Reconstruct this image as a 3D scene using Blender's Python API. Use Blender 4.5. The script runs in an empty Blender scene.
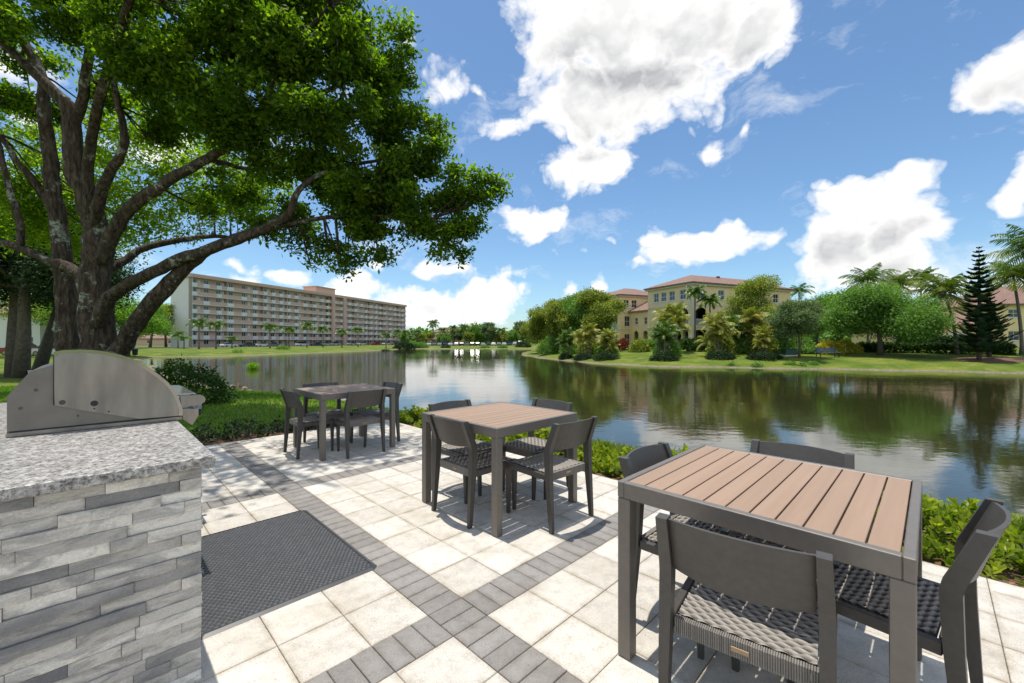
import bpy, math, random
import numpy as np
from mathutils import Vector, Matrix
rnd = random.Random(7)
RN = np.random.default_rng(11)
sc = bpy.context.scene
COL = sc.collection
PI = math.pi
F = 420.0; CX = 512.0; HY = 341.5; CAMZ = 1.37
def W(px, d): return ((px - CX) / F * d, d)          # survey helper: bearing and distance to ground position
def ZH(y, d): return CAMZ - (y - HY) * d / F

# ------------------------------------------------------------------ node helpers
def new_mat(name):
    m = bpy.data.materials.new(name); m.use_nodes = True
    nt = m.node_tree; nt.nodes.clear()
    out = nt.nodes.new('ShaderNodeOutputMaterial')
    return m, nt, out
def N(nt, typ, ins=None, **kw):
    n = nt.nodes.new(typ)
    for k, v in kw.items(): setattr(n, k, v)
    if ins:
        for k, v in ins.items():
            s = n.inputs[k]
            if hasattr(v, 'is_linked'): nt.links.new(v, s)
            else: s.default_value = v
    return n
def math_(nt, op, a, b=None, c=None, clamp=False):
    n = nt.nodes.new('ShaderNodeMath'); n.operation = op; n.use_clamp = clamp
    for i, v in enumerate((a, b, c)):
        if v is None: continue
        if hasattr(v, 'is_linked'): nt.links.new(v, n.inputs[i])
        else: n.inputs[i].default_value = v
    return n.outputs[0]
def mixc(nt, f, a, b, blend='MIX'):
    n = nt.nodes.new('ShaderNodeMix'); n.data_type = 'RGBA'; n.blend_type = blend
    for s, v in ((n.inputs[0], f), (n.inputs[6], a), (n.inputs[7], b)):
        if hasattr(v, 'is_linked'): nt.links.new(v, s)
        elif not hasattr(v, '__len__'): s.default_value = v
        else: s.default_value = (*v, 1) if len(v) == 3 else v
    return n.outputs[2]
def ramp(nt, f, stops, interp='LINEAR'):
    n = nt.nodes.new('ShaderNodeValToRGB'); cr = n.color_ramp; cr.interpolation = interp
    while len(cr.elements) < len(stops): cr.elements.new(0.5)
    for e, (p, c) in zip(cr.elements, stops):
        e.position = p
        e.color = (c, c, c, 1) if not hasattr(c, '__len__') else (*c[:3], 1)
    nt.links.new(f, n.inputs[0]); return n.outputs[0]
def noise(nt, co, scale, detail=4, rough=0.55, dist=0.0):
    n = nt.nodes.new('ShaderNodeTexNoise')
    n.inputs['Scale'].default_value = scale; n.inputs['Detail'].default_value = detail
    n.inputs['Roughness'].default_value = rough; n.inputs['Distortion'].default_value = dist
    if co is not None: nt.links.new(co, n.inputs['Vector'])
    return n.outputs['Fac']
def objco(nt, scale=None):
    t = nt.nodes.new('ShaderNodeTexCoord').outputs['Object']
    if scale:
        m = nt.nodes.new('ShaderNodeMapping'); m.inputs['Scale'].default_value = scale
        nt.links.new(t, m.inputs[0]); return m.outputs[0]
    return t
def attr(nt, name):
    n = nt.nodes.new('ShaderNodeAttribute'); n.attribute_name = name; return n.outputs['Fac']
def mat(name, c1, c2=None, scale=8, rough=0.6, metal=0.0, bump=0.0, bscale=60, detail=5, spec=0.5, stretch=None, tint=0.0, coat=0.0):
    m, nt, out = new_mat(name)
    co = objco(nt, stretch)
    f = noise(nt, co, scale, detail)
    f = ramp(nt, f, [(0.3, 0.0), (0.7, 1.0)])
    c2 = c2 or tuple(x * 0.8 for x in c1)
    col = mixc(nt, f, c1, c2)
    if tint:
        t = attr(nt, 'tint')
        k = math_(nt, 'MULTIPLY_ADD', t, tint, 1 - tint * 0.5)
        col = mixc(nt, 1.0, col, N(nt, 'ShaderNodeCombineXYZ', {0: k, 1: k, 2: k}).outputs[0], 'MULTIPLY')
    b = N(nt, 'ShaderNodeBsdfPrincipled', {'Base Color': col, 'Roughness': rough, 'Metallic': metal, 'Specular IOR Level': spec, 'Coat Weight': coat})
    if bump:
        h = noise(nt, co, bscale, 4)
        bn = N(nt, 'ShaderNodeBump', {'Strength': bump, 'Distance': 0.01, 'Height': h})
        nt.links.new(bn.outputs[0], b.inputs['Normal'])
    nt.links.new(b.outputs[0], out.inputs[0])
    return m
def leaf_mat(name, dark, mid, light, trans=0.35, rough=0.62):
    m, nt, out = new_mat(name)
    col = ramp(nt, attr(nt, 'tint'), [(0.0, dark), (0.5, mid), (1.0, light)])
    b = N(nt, 'ShaderNodeBsdfPrincipled', {'Base Color': col, 'Roughness': rough, 'Specular IOR Level': 0.25})
    tcol = mixc(nt, 1.0, col, (1.5, 1.7, 0.5), 'MULTIPLY')
    t = N(nt, 'ShaderNodeBsdfTranslucent', {'Color': tcol})
    mx = N(nt, 'ShaderNodeMixShader', {0: trans, 1: b.outputs[0], 2: t.outputs[0]})
    nt.links.new(mx.outputs[0], out.inputs[0]); return m

# ------------------------------------------------------------------ mesh helpers
class MB:
    def __init__(s): s.e = {}; s.v = []; s.f = []; s.t = []; s.mi = []; s.cur = 0; s.tint = 0.5
    def add(s, vs, fs, smooth=None):
        o = len(s.v); s.v += [tuple(v) for v in vs]
        for f in fs: s.f.append(tuple(i + o for i in f)); s.mi.append(s.cur)
        s.t += [s.tint] * len(vs)
    def box(s, a, b, M=None):
        x0, y0, z0 = a; x1, y1, z1 = b
        vs = [Vector(p) for p in ((x0,y0,z0),(x1,y0,z0),(x1,y1,z0),(x0,y1,z0),(x0,y0,z1),(x1,y0,z1),(x1,y1,z1),(x0,y1,z1))]
        if M: vs = [M @ v for v in vs]
        s.add(vs, [(0,3,2,1),(4,5,6,7),(0,1,5,4),(1,2,6,5),(2,3,7,6),(3,0,4,7)])
    def bevbox(s, a, b, r=0.004, M=None):
        x0, y0, z0 = a; x1, y1, z1 = b
        vs = []
        for z, i in ((z0, r), (z0 + r, 0), (z1 - r, 0), (z1, r)):
            q = [(x0+i,y0+r),(x0+r,y0+i),(x1-r,y0+i),(x1-i,y0+r),(x1-i,y1-r),(x1-r,y1-i),(x0+r,y1-i),(x0+i,y1-r)]
            if i: q = [(x0+r,y0+r)]*1 + [(x0+r,y0+r),(x1-r,y0+r),(x1-r,y0+r),(x1-r,y1-r),(x1-r,y1-r),(x0+r,y1-r),(x0+r,y1-r)]
            vs += [Vector((x, y, z)) for x, y in q]
        if M: vs = [M @ v for v in vs]
        fs = [tuple(reversed(range(8))), tuple(range(24, 32))]
        for k in range(3):
            for i in range(8):
                j = (i + 1) % 8
                fs.append((k*8+i, k*8+j, k*8+8+j, k*8+8+i))
        s.add(vs, fs)
    def prism(s, poly, a, b, axis='y', M=None):
        n = len(poly); vs = []
        for w in (a, b):
            for p, q in poly:
                vs.append(Vector((p, w, q)) if axis == 'y' else Vector((w, p, q)) if axis == 'x' else Vector((p, q, w)))
        if M: vs = [M @ v for v in vs]
        s.add(vs, [tuple(range(n)), tuple(reversed(range(n, 2*n)))] + [(i, i+n, (i+1) % n + n, (i+1) % n) for i in range(n)])
    def taper(s, p0, p1, a0, a1, M=None):
        """square-section bar: centre p0/p1, half sizes (x,y) a0/a1, horizontal end faces"""
        vs = []
        for p, (hx, hy) in ((p0, a0), (p1, a1)):
            for sx, sy in ((-1,-1),(1,-1),(1,1),(-1,1)): vs.append(Vector((p[0]+sx*hx, p[1]+sy*hy, p[2])))
        if M: vs = [M @ v for v in vs]
        s.add(vs, [(3,2,1,0),(4,5,6,7),(0,1,5,4),(1,2,6,5),(2,3,7,6),(3,0,4,7)])
    def post(s, pts):
        """pts: (x,y,z,hx,hy) chain of square sections"""
        vs = []
        for x, y, z, hx, hy in pts:
            for sx, sy in ((-1,-1),(1,-1),(1,1),(-1,1)): vs.append((x+sx*hx, y+sy*hy, z))
        fs = [(3,2,1,0)]; n = len(pts)
        for k in range(n-1):
            for i in range(4):
                j = (i+1) % 4; fs.append((k*4+i, k*4+j, k*4+4+j, k*4+4+i))
        fs.append(tuple((n-1)*4+i for i in range(4)))
        s.add(vs, fs)
    def tube(s, pts, rad, n=8, lump=0.0, seed=0):
        pts = [Vector(p) for p in pts]; m = len(pts); vs = []; up = Vector((0.3, 0.9, 0.2))
        rr = random.Random(seed)
        prev = None
        for i, p in enumerate(pts):
            d = (pts[min(i+1, m-1)] - pts[max(i-1, 0)]).normalized()
            a = d.cross(up).normalized() if prev is None else (prev - d * prev.dot(d)).normalized()
            prev = a; b = d.cross(a)
            r = rad[i] if hasattr(rad, '__len__') else rad
            for k in range(n):
                t = 2*PI*k/n; q = r * (1 + lump * (rr.random() - 0.5) + lump*0.6*math.sin(3*t + i*0.35))
                vs.append(p + (a*math.cos(t) + b*math.sin(t)) * q)
        fs = [tuple(range(n-1, -1, -1)), tuple((m-1)*n + k for k in range(n))]
        for i in range(m-1):
            for k in range(n):
                j = (k+1) % n; fs.append((i*n+k, i*n+j, i*n+n+j, i*n+n+k))
        s.add(vs, fs)
    def build(s, name, mats, parent=None, smooth=False, loc=None, rotz=0):
        me = bpy.data.meshes.new(name); me.from_pydata(s.v, [], s.f)
        if not isinstance(mats, (list, tuple)): mats = [mats]
        for m in mats: me.materials.append(m)
        if len(mats) > 1: me.polygons.foreach_set('material_index', s.mi)
        a = me.attributes.new('tint', 'FLOAT', 'POINT'); a.data.foreach_set('value', s.t)
        if s.e:
            ar = np.zeros(len(s.v), dtype=np.float32); ar[list(s.e.keys())] = list(s.e.values())
            a = me.attributes.new('edge', 'FLOAT', 'POINT'); a.data.foreach_set('value', ar)
        if smooth: me.polygons.foreach_set('use_smooth', [True]*len(me.polygons))
        me.update()
        o = bpy.data.objects.new(name, me); COL.objects.link(o)
        if parent: o.parent = parent
        if loc: o.location = loc
        o.rotation_euler[2] = rotz
        return o
def quads(name, V, tint, m, parent=None, nper=4):
    """V: (n, nper, 3) array, one n-gon per row"""
    n = len(V)
    me = bpy.data.meshes.new(name)
    me.vertices.add(n*nper); me.vertices.foreach_set('co', np.ascontiguousarray(V, dtype=np.float32).ravel())
    me.loops.add(n*nper); me.loops.foreach_set('vertex_index', np.arange(n*nper, dtype=np.int32))
    me.polygons.add(n); me.polygons.foreach_set('loop_start', np.arange(0, n*nper, nper, dtype=np.int32))
    me.polygons.foreach_set('loop_total', np.full(n, nper, dtype=np.int32))
    a = me.attributes.new('tint', 'FLOAT', 'POINT'); a.data.foreach_set('value', np.repeat(tint, nper).astype(np.float32))
    me.materials.append(m); me.update(calc_edges=True)
    o = bpy.data.objects.new(name, me); COL.objects.link(o)
    if parent: o.parent = parent
    return o
def nrm(a): return a / (np.linalg.norm(a, axis=-1, keepdims=True) + 1e-9)
def leaves(P, L, Wd, up=0.7, tint=None, out=None):
    """one folded leaf per point"""
    n = len(P)
    nn = nrm(RN.normal(size=(n, 3)) + np.array([0, 0, up]))
    d = RN.normal(size=(n, 3)) + (out if out is not None else 0)
    d = nrm(d - nn * (d*nn).sum(1, keepdims=True))
    s = np.cross(nn, d)
    L = (L * RN.uniform(0.65, 1.25, n))[:, None]; Wd = L * Wd * 0.5
    V = np.stack([P, P + d*L*0.55 + s*Wd, P + d*L - nn*L*0.12, P + d*L*0.55 - s*Wd], 1)
    return V
def clumps(cl, per, rc):
    """cl: (x,y,z,r[,flat]) ellipsoids -> leaf points gathered into twig clusters"""
    pts = []; tn = []
    for c in cl:
        x, y, z, r = c[:4]; fl = c[4] if len(c) > 4 else 0.75
        k = max(3, int(per[0] * r**2))
        u = nrm(RN.normal(size=(k, 3))) * (RN.uniform(0.25, 1, (k, 1)) ** 0.5) * r
        u[:, 2] *= fl
        ctr = u + np.array([x, y, z])
        m = per[1]
        q = RN.normal(size=(k, m, 3)) * rc * np.array([1, 1, 0.6])
        pts.append((ctr[:, None, :] + q).reshape(-1, 3))
        ct = np.clip(RN.normal(0.45, 0.2, k), 0, 1)
        tn.append(np.clip(np.repeat(ct, m) + RN.normal(0, 0.12, k*m), 0, 1))
    return np.concatenate(pts), np.concatenate(tn)

def tag(o, label, cat, group=None, kind=None):
    if label: o['label'] = label
    if cat: o['category'] = cat
    if group: o['group'] = group
    if kind: o['kind'] = kind
    return o
def thing(name, label, cat, loc=(0,0,0), rotz=0, group=None):
    o = bpy.data.objects.new(name, None); COL.objects.link(o); o.empty_display_size = 0.2
    o.location = loc; o.rotation_euler = (0, 0, rotz)
    return tag(o, label, cat, group)
def dup(root, loc, rotz=0, label=None, scale=None):
    def cp(o, par):
        c = o.copy(); COL.objects.link(c)
        if par: c.parent = par
        for ch in kids.get(o, []): cp(ch, c)
        return c
    kids = {}
    for o in allkids(root): kids.setdefault(o.parent, []).append(o)
    r = cp(root, None); r.location = loc; r.rotation_euler = (0, 0, rotz)
    if scale: r.scale = (scale,)*3 if not hasattr(scale, '__len__') else scale
    if label: r['label'] = label
    return r
def allkids(r):
    out = []
    for c in r.children: out.append(c); out += allkids(c)
    return out

# ------------------------------------------------------------------ patio frame (45 deg grid)
C45 = math.sqrt(0.5); OX, OY = -0.272, 2.25
def g(u, v, z=0.0): return (OX + C45*u - C45*v, OY + C45*u + C45*v, z)
def ginv(x, y): return ((x-OX)*C45 + (y-OY)*C45, -(x-OX)*C45 + (y-OY)*C45)
PS = 0.30; BW = 0.208; UMAX = 2.27; VMAX = 4.98; UMIN = -6.0; VMIN = -5.0
GM = Matrix.Translation((OX, OY, 0)) @ Matrix.Rotation(PI/4, 4, 'Z')

# ------------------------------------------------------------------ materials
M = {}
M['grass'] = None
M['paver'] = None
def paver_mat(name, c1, c2, dirt, ts):
    m, nt, out = new_mat(name); co = objco(nt)
    f = ramp(nt, noise(nt, co, 3.5, 6, 0.6), [(0.3, 0), (0.75, 1)])
    fine = ramp(nt, noise(nt, co, 220, 3, 0.7), [(0.3, 0.72), (0.6, 1.08)])
    t = attr(nt, 'tint')
    col = mixc(nt, t, c1, c2)
    st = ramp(nt, noise(nt, co, 1.7, 8, 0.68), [(0.46, 0), (0.72, 1)])
    col = mixc(nt, math_(nt, 'MULTIPLY', st, 0.6), col, dirt)
    col = mixc(nt, math_(nt, 'MULTIPLY', f, 0.25), col, tuple(x*0.8 for x in c2))
    ed = math_(nt, 'MULTIPLY', attr(nt, 'edge'), ramp(nt, noise(nt, co, 6, 6, 0.7), [(0.38, 0.0), (0.66, 1.0)]))
    col = mixc(nt, math_(nt, 'MULTIPLY', ed, 0.75), col, dirt)
    mot = ramp(nt, noise(nt, co, 14, 7, 0.75), [(0.32, 0.80), (0.5, 1.0), (0.7, 1.10)])
    col = mixc(nt, 1.0, col, mot, 'MULTIPLY')
    sp = ramp(nt, noise(nt, co, 120, 2, 0.5), [(0.26, 0.55), (0.36, 1.0)])
    k = math_(nt, 'MULTIPLY', fine, sp)
    col = mixc(nt, 1.0, col, k, 'MULTIPLY')
    b = N(nt, 'ShaderNodeBsdfPrincipled', {'Base Color': col, 'Roughness': 0.85, 'Specular IOR Level': 0.25})
    bn = N(nt, 'ShaderNodeBump', {'Strength': 0.5, 'Distance': 0.004, 'Height': noise(nt, co, 90, 5, 0.7)})
    nt.links.new(bn.outputs[0], b.inputs['Normal']); nt.links.new(b.outputs[0], out.inputs[0]); return m
M['paver'] = paver_mat('pale_paver', (0.57, 0.53, 0.47), (0.71, 0.67, 0.605), (0.36, 0.29, 0.20), 1)
M['brick'] = paver_mat('grey_brick_paver', (0.25, 0.235, 0.22), (0.34, 0.32, 0.30), (0.19, 0.165, 0.14), 1)
M['joint'] = mat('joint_sand', (0.10, 0.085, 0.065), (0.05, 0.045, 0.04), 40, 0.95)

def tree_bark():
    m, nt, out = new_mat('bark'); co = objco(nt)
    mp = N(nt, 'ShaderNodeMapping', {0: co}); mp.inputs['Scale'].default_value = (1, 1, 0.22)
    r = noise(nt, mp.outputs[0], 16, 8, 0.65, 0.6)
    base = ramp(nt, r, [(0.32, (0.018, 0.014, 0.011)), (0.50, (0.075, 0.056, 0.04)), (0.72, (0.18, 0.14, 0.105))])
    lich = ramp(nt, noise(nt, co, 2.2, 9, 0.75), [(0.55, 0), (0.62, 1)])
    l2 = ramp(nt, noise(nt, co, 14, 6, 0.7), [(0.42, 0), (0.52, 1)])
    col = mixc(nt, math_(nt, 'MULTIPLY', lich, l2), base, (0.36, 0.39, 0.30))
    b = N(nt, 'ShaderNodeBsdfPrincipled', {'Base Color': col, 'Roughness': 0.9, 'Specular IOR Level': 0.2})
    bn = N(nt, 'ShaderNodeBump', {'Strength': 1.0, 'Distance': 0.05, 'Height': r})
    nt.links.new(bn.outputs[0], b.inputs['Normal']); nt.links.new(b.outputs[0], out.inputs[0]); return m
M['bark'] = tree_bark()
M['trunk'] = mat('grey_trunk', (0.16, 0.13, 0.10), (0.08, 0.065, 0.05), 6, 0.9, bump=0.5, bscale=20)
M['palmtrunk'] = mat('palm_trunk', (0.24, 0.21, 0.17), (0.13, 0.11, 0.09), 5, 0.9, stretch=(1, 1, 6))
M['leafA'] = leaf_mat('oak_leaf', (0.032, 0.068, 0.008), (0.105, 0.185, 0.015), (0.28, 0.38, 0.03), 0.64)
M['leafG'] = leaf_mat('green_leaf', (0.073, 0.146, 0.035), (0.155, 0.291, 0.059), (0.291, 0.458, 0.094), 0.3)
M['leafO'] = leaf_mat('olive_leaf', (0.106, 0.137, 0.025), (0.252, 0.305, 0.053), (0.504, 0.504, 0.084), 0.3)
M['leafY'] = leaf_mat('yellow_leaf', (0.216, 0.198, 0.036), (0.540, 0.450, 0.054), (0.900, 0.756, 0.090), 0.3)
M['leafB'] = leaf_mat('bright_leaf', (0.072, 0.157, 0.018), (0.157, 0.300, 0.032), (0.286, 0.458, 0.051), 0.35)
M['leafS'] = leaf_mat('silver_leaf', (0.076, 0.118, 0.050), (0.151, 0.218, 0.101), (0.286, 0.353, 0.168), 0.25)
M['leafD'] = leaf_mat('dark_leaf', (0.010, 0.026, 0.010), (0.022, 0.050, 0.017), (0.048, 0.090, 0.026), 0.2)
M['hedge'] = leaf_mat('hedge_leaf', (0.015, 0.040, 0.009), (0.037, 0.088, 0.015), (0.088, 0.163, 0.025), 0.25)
M['palmleaf'] = leaf_mat('palm_leaf', (0.042, 0.084, 0.021), (0.098, 0.168, 0.035), (0.224, 0.294, 0.056), 0.25, 0.35)
M['palmhi'] = leaf_mat('coconut_leaf', (0.05, 0.09, 0.018), (0.12, 0.17, 0.03), (0.34, 0.34, 0.06), 0.3, 0.5)
M['palmyel'] = leaf_mat('cluster_palm_leaf', (0.109, 0.139, 0.023), (0.265, 0.279, 0.047), (0.528, 0.435, 0.093), 0.25, 0.4)
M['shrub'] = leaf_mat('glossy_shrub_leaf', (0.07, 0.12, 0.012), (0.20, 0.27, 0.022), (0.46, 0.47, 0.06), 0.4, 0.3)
M['blade'] = leaf_mat('grass_blade', (0.06, 0.14, 0.012), (0.13, 0.26, 0.02), (0.24, 0.36, 0.04), 0.3, 0.5)
M['steel'] = None
def steel():
    m, nt, out = new_mat('brushed_steel'); co = objco(nt, (1, 1, 1))
    mp = N(nt, 'ShaderNodeMapping', {0: co}); mp.inputs['Scale'].default_value = (60, 60, 1.2)
    f = noise(nt, mp.outputs[0], 6, 4)
    mp2 = N(nt, 'ShaderNodeMapping', {0: co}); mp2.inputs['Scale'].default_value = (7, 7, 1.5)
    refl_streak = noise(nt, mp2.outputs[0], 1.6, 5, 0.6)
    col = mixc(nt, ramp(nt, refl_streak, [(0.35, 0), (0.7, 1)]), (0.37, 0.33, 0.295), (0.23, 0.205, 0.18))  # streaked base colour paints soft vertical reflections on the steel
    col = mixc(nt, math_(nt, 'MULTIPLY', f, 0.25), col, (0.3, 0.28, 0.26))
    ro = math_(nt, 'MULTIPLY_ADD', refl_streak, 0.25, 0.2)
    b = N(nt, 'ShaderNodeBsdfPrincipled', {'Base Color': col, 'Roughness': ro, 'Metallic': 1.0})
    bb = N(nt, 'ShaderNodeBump', {'Strength': 0.5, 'Distance': 0.03, 'Height': noise(nt, co, 3.2, 1, 0.4)})
    bn = N(nt, 'ShaderNodeBump', {'Strength': 0.12, 'Distance': 0.001, 'Height': f, 'Normal': bb.outputs[0]})
    nt.links.new(bn.outputs[0], b.inputs['Normal']); nt.links.new(b.outputs[0], out.inputs[0]); return m
M['steel'] = steel()
M['polish'] = mat('polished_steel', (0.46, 0.44, 0.41), (0.36, 0.345, 0.325), 9, 0.10, 1.0)
M['blackplastic'] = mat('black_plastic', (0.02, 0.02, 0.02), None, 20, 0.4)
M['greyplastic'] = mat('grey_plastic', (0.33, 0.37, 0.42), (0.26, 0.3, 0.35), 20, 0.4)
def granite():
    m, nt, out = new_mat('granite'); co = objco(nt)
    mp = N(nt, 'ShaderNodeMapping', {0: co}); mp.inputs['Scale'].default_value = (1, 1, 1)
    a = noise(nt, co, 55, 7, 0.8, 0.5)
    col = ramp(nt, a, [(0.36, (0.03, 0.03, 0.03)), (0.44, (0.22, 0.205, 0.19)), (0.52, (0.48, 0.45, 0.42)), (0.64, (0.66, 0.63, 0.59))])
    b2 = ramp(nt, noise(nt, co, 28, 4, 0.6), [(0.38, 0.6), (0.6, 1.0)])
    col = mixc(nt, 1.0, col, b2, 'MULTIPLY')
    b = N(nt, 'ShaderNodeBsdfPrincipled', {'Base Color': col, 'Roughness': 0.38, 'Specular IOR Level': 0.5})
    bn = N(nt, 'ShaderNodeBump', {'Strength': 0.15, 'Distance': 0.002, 'Height': a})
    nt.links.new(bn.outputs[0], b.inputs['Normal']); nt.links.new(b.outputs[0], out.inputs[0]); return m
M['granite'] = granite()
def ledger():
    m, nt, out = new_mat('ledger_stone'); co = objco(nt)
    t = attr(nt, 'tint')
    off = N(nt, 'ShaderNodeCombineXYZ', {0: math_(nt, 'MULTIPLY', t, 37.0), 1: 0.0, 2: math_(nt, 'MULTIPLY', t, 91.0)}).outputs[0]
    p = N(nt, 'ShaderNodeVectorMath', {0: co, 1: off}, operation='ADD').outputs[0]
    mp = N(nt, 'ShaderNodeMapping', {0: p}); mp.inputs['Scale'].default_value = (1, 1, 2.6)
    mp.inputs['Rotation'].default_value = (0, 0.35, 0)
    v = noise(nt, mp.outputs[0], 3.4, 10, 0.66, 1.2)
    base = ramp(nt, t, [(0.0, (0.20, 0.195, 0.19)), (0.14, (0.32, 0.305, 0.29)), (0.32, (0.50, 0.465, 0.42)), (0.55, (0.63, 0.58, 0.515)), (0.75, (0.77, 0.715, 0.635)), (1.0, (0.90, 0.845, 0.755))])
    vein = ramp(nt, v, [(0.40, 1.0), (0.47, 0.55), (0.54, 0.0)])
    col = mixc(nt, math_(nt, 'MULTIPLY', vein, 0.6), base, (0.17, 0.172, 0.178))
    hi = ramp(nt, v, [(0.58, 0.0), (0.75, 1.0)])
    col = mixc(nt, math_(nt, 'MULTIPLY', hi, 0.5), col, (0.66, 0.64, 0.60))
    gr = ramp(nt, noise(nt, p, 160, 4, 0.7), [(0.3, 0.82), (0.7, 1.1)])
    col = mixc(nt, 1.0, col, gr, 'MULTIPLY')
    b = N(nt, 'ShaderNodeBsdfPrincipled', {'Base Color': col, 'Roughness': 0.75, 'Specular IOR Level': 0.3})
    bn = N(nt, 'ShaderNodeBump', {'Strength': 0.9, 'Distance': 0.006, 'Height': noise(nt, mp.outputs[0], 22, 8, 0.7, 0.5)})
    nt.links.new(bn.outputs[0], b.inputs['Normal']); nt.links.new(b.outputs[0], out.inputs[0]); return m
M['ledger'] = ledger()
M['dark'] = mat('dark_core', (0.05, 0.048, 0.045), None, 20, 0.95)
M['frame'] = mat('taupe_aluminium', (0.20, 0.175, 0.150), (0.175, 0.153, 0.132), 30, 0.42, 0.25, bump=0.08, bscale=600)
M['slat'] = mat('brown_composite_board', (0.35, 0.235, 0.158), (0.31, 0.203, 0.136), 5, 0.55, bump=0.1, bscale=300, stretch=(0.3, 6, 1), tint=0.10)
M['chair'] = mat('dark_chair_metal', (0.088, 0.079, 0.070), (0.072, 0.065, 0.058), 40, 0.45, 0.2, bump=0.1, bscale=500)
M['cord'] = mat('charcoal_cord', (0.27, 0.245, 0.215), (0.20, 0.18, 0.16), 160, 0.75, bump=0.4, bscale=500, tint=1.5)
M['tag'] = mat('tan_tag', (0.40, 0.27, 0.16), None, 50, 0.5)
M['rubber'] = mat('black_rubber', (0.045, 0.045, 0.048), (0.06, 0.06, 0.064), 12, 0.38)
M['glass'] = mat('window_glass', (0.03, 0.04, 0.05), (0.015, 0.02, 0.03), 0.6, 0.08, 0.0, spec=0.8)
M['white'] = mat('white_paint', (0.74, 0.74, 0.72), (0.66, 0.66, 0.64), 3, 0.55)
M['cream'] = mat('cream_stucco', (0.86, 0.67, 0.38), (0.80, 0.62, 0.35), 0.7, 0.85, bump=0.2, bscale=30)
M['creamtrim'] = mat('pale_trim', (0.68, 0.60, 0.45), (0.62, 0.55, 0.41), 1, 0.8)
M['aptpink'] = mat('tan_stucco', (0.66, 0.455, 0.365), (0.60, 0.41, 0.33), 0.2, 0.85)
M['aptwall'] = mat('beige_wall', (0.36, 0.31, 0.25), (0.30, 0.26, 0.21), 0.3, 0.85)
M['aptwhite'] = mat('off_white_wall', (0.78, 0.77, 0.73), (0.72, 0.71, 0.67), 0.15, 0.85)
M['awning'] = mat('navy_canvas', (0.015, 0.03, 0.07), None, 6, 0.8)
M['green'] = mat('green_enamel', (0.03, 0.09, 0.06), (0.025, 0.075, 0.05), 3, 0.5)
M['blue'] = mat('blue_paint', (0.06, 0.12, 0.22), (0.05, 0.1, 0.18), 3, 0.5)
M['red'] = mat('dark_red_paint', (0.26, 0.04, 0.04), None, 3, 0.5)
M['asphalt'] = mat('asphalt', (0.06, 0.06, 0.058), (0.04, 0.04, 0.04), 1, 0.9)
M['mulch'] = mat('bark_mulch', (0.22, 0.11, 0.06), (0.07, 0.045, 0.03), 45, 0.95, bump=1.0, bscale=70)
def tiles_mat():
    m, nt, out = new_mat('clay_roof_tiles'); co = objco(nt)
    f = ramp(nt, noise(nt, co, 2.2, 6, 0.7), [(0.3, (0.15, 0.085, 0.06)), (0.55, (0.235, 0.145, 0.11)), (0.75, (0.32, 0.22, 0.17))])
    w = N(nt, 'ShaderNodeTexWave', {0: co, 'Scale': 4.0, 'Distortion': 0.4}, bands_direction='Z')
    col = mixc(nt, math_(nt, 'MULTIPLY', w.outputs['Fac'], 0.3), f, (0.24, 0.12, 0.08))
    b = N(nt, 'ShaderNodeBsdfPrincipled', {'Base Color': col, 'Roughness': 0.8})
    nt.links.new(b.outputs[0], out.inputs[0]); return m
M['tiles'] = tiles_mat()

# ------------------------------------------------------------------ terrain
WZ = -1.0
LAKE = np.array([(-49,55),(-36,42),(-26,32),(-16.2,22.9),(-10.2,17.4),(-6.3,14.5),(-2.6,12),(1.4,8.9),(4.2,6.6),(7.5,4.2),(12,0),(22,-12),(40,-25),(75,-25),(66,15),(47,27),(37.3,30.6),(32.8,33.0),(23.1,36.2),(13.4,39),(8.8,44.0),(4.2,57),(1.6,72),(2.5,90),(9,133),(-10,134),(-33.7,132),(-33,117),(-38,95),(-45,66),(-53.8,63)], float)
def sdist(X, Y):
    d2 = np.full(X.shape, 1e18); inside = np.zeros(X.shape, bool)
    n = len(LAKE)
    for i in range(n):
        a = LAKE[i]; b = LAKE[(i+1) % n]; e = b - a
        t = np.clip(((X-a[0])*e[0] + (Y-a[1])*e[1]) / (e@e), 0, 1)
        d2 = np.minimum(d2, (X-a[0]-t*e[0])**2 + (Y-a[1]-t*e[1])**2)
        c = ((a[1] > Y) != (b[1] > Y)) & (X < e[0]*(Y-a[1])/(e[1] if e[1] else 1e-9) + a[0])
        inside ^= c
    return np.where(inside, -1, 1) * np.sqrt(d2)
def sm(a, b, x): t = np.clip((x-a)/(b-a), 0, 1); return t*t*(3-2*t)
def Hf(X, Y):
    X = np.asarray(X, float); Y = np.asarray(Y, float)
    wob = 0.5*np.sin(X*0.9+1.3*np.sin(Y*0.5)) + 0.35*np.sin(Y*1.3+X*0.4)
    R = np.hypot(X, Y)
    s = sdist(X, Y) + wob * np.clip(R/60, 0.15, 1.2)
    wn = 1 - sm(15, 27, R); wr = sm(-2, 5, X) * sm(18, 26, Y)
    hm = wn*(-0.03) + (1-wn)*(wr*0.42 + (1-wr)*(-0.32))
    Ls = wn*1.25 + (1-wn)*(wr*8 + (1-wr)*4.5)
    z = np.where(s > 0, WZ - 0.06 + (hm - WZ + 0.06)*(1-np.exp(-np.maximum(s, 0)/Ls)), WZ - 0.06 + np.maximum(s, -6)*0.25)
    z = z + np.where(s > 0.5, 0.03*np.sin(X*0.7)*np.cos(Y*0.6)*sm(8, 20, R), 0)
    u, v = ginv(X, Y)
    inp = (u < UMAX+0.25) & (v < VMAX+0.25)
    return np.where(inp, np.minimum(z, -0.05), z)
def H(x, y): return float(Hf(np.array([x]), np.array([y]))[0])
nr, na = 330, 420
r = np.concatenate([[0.05], np.geomspace(0.6, 1800, nr-1)])
th = np.linspace(0, 2*PI, na, endpoint=False)
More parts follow.
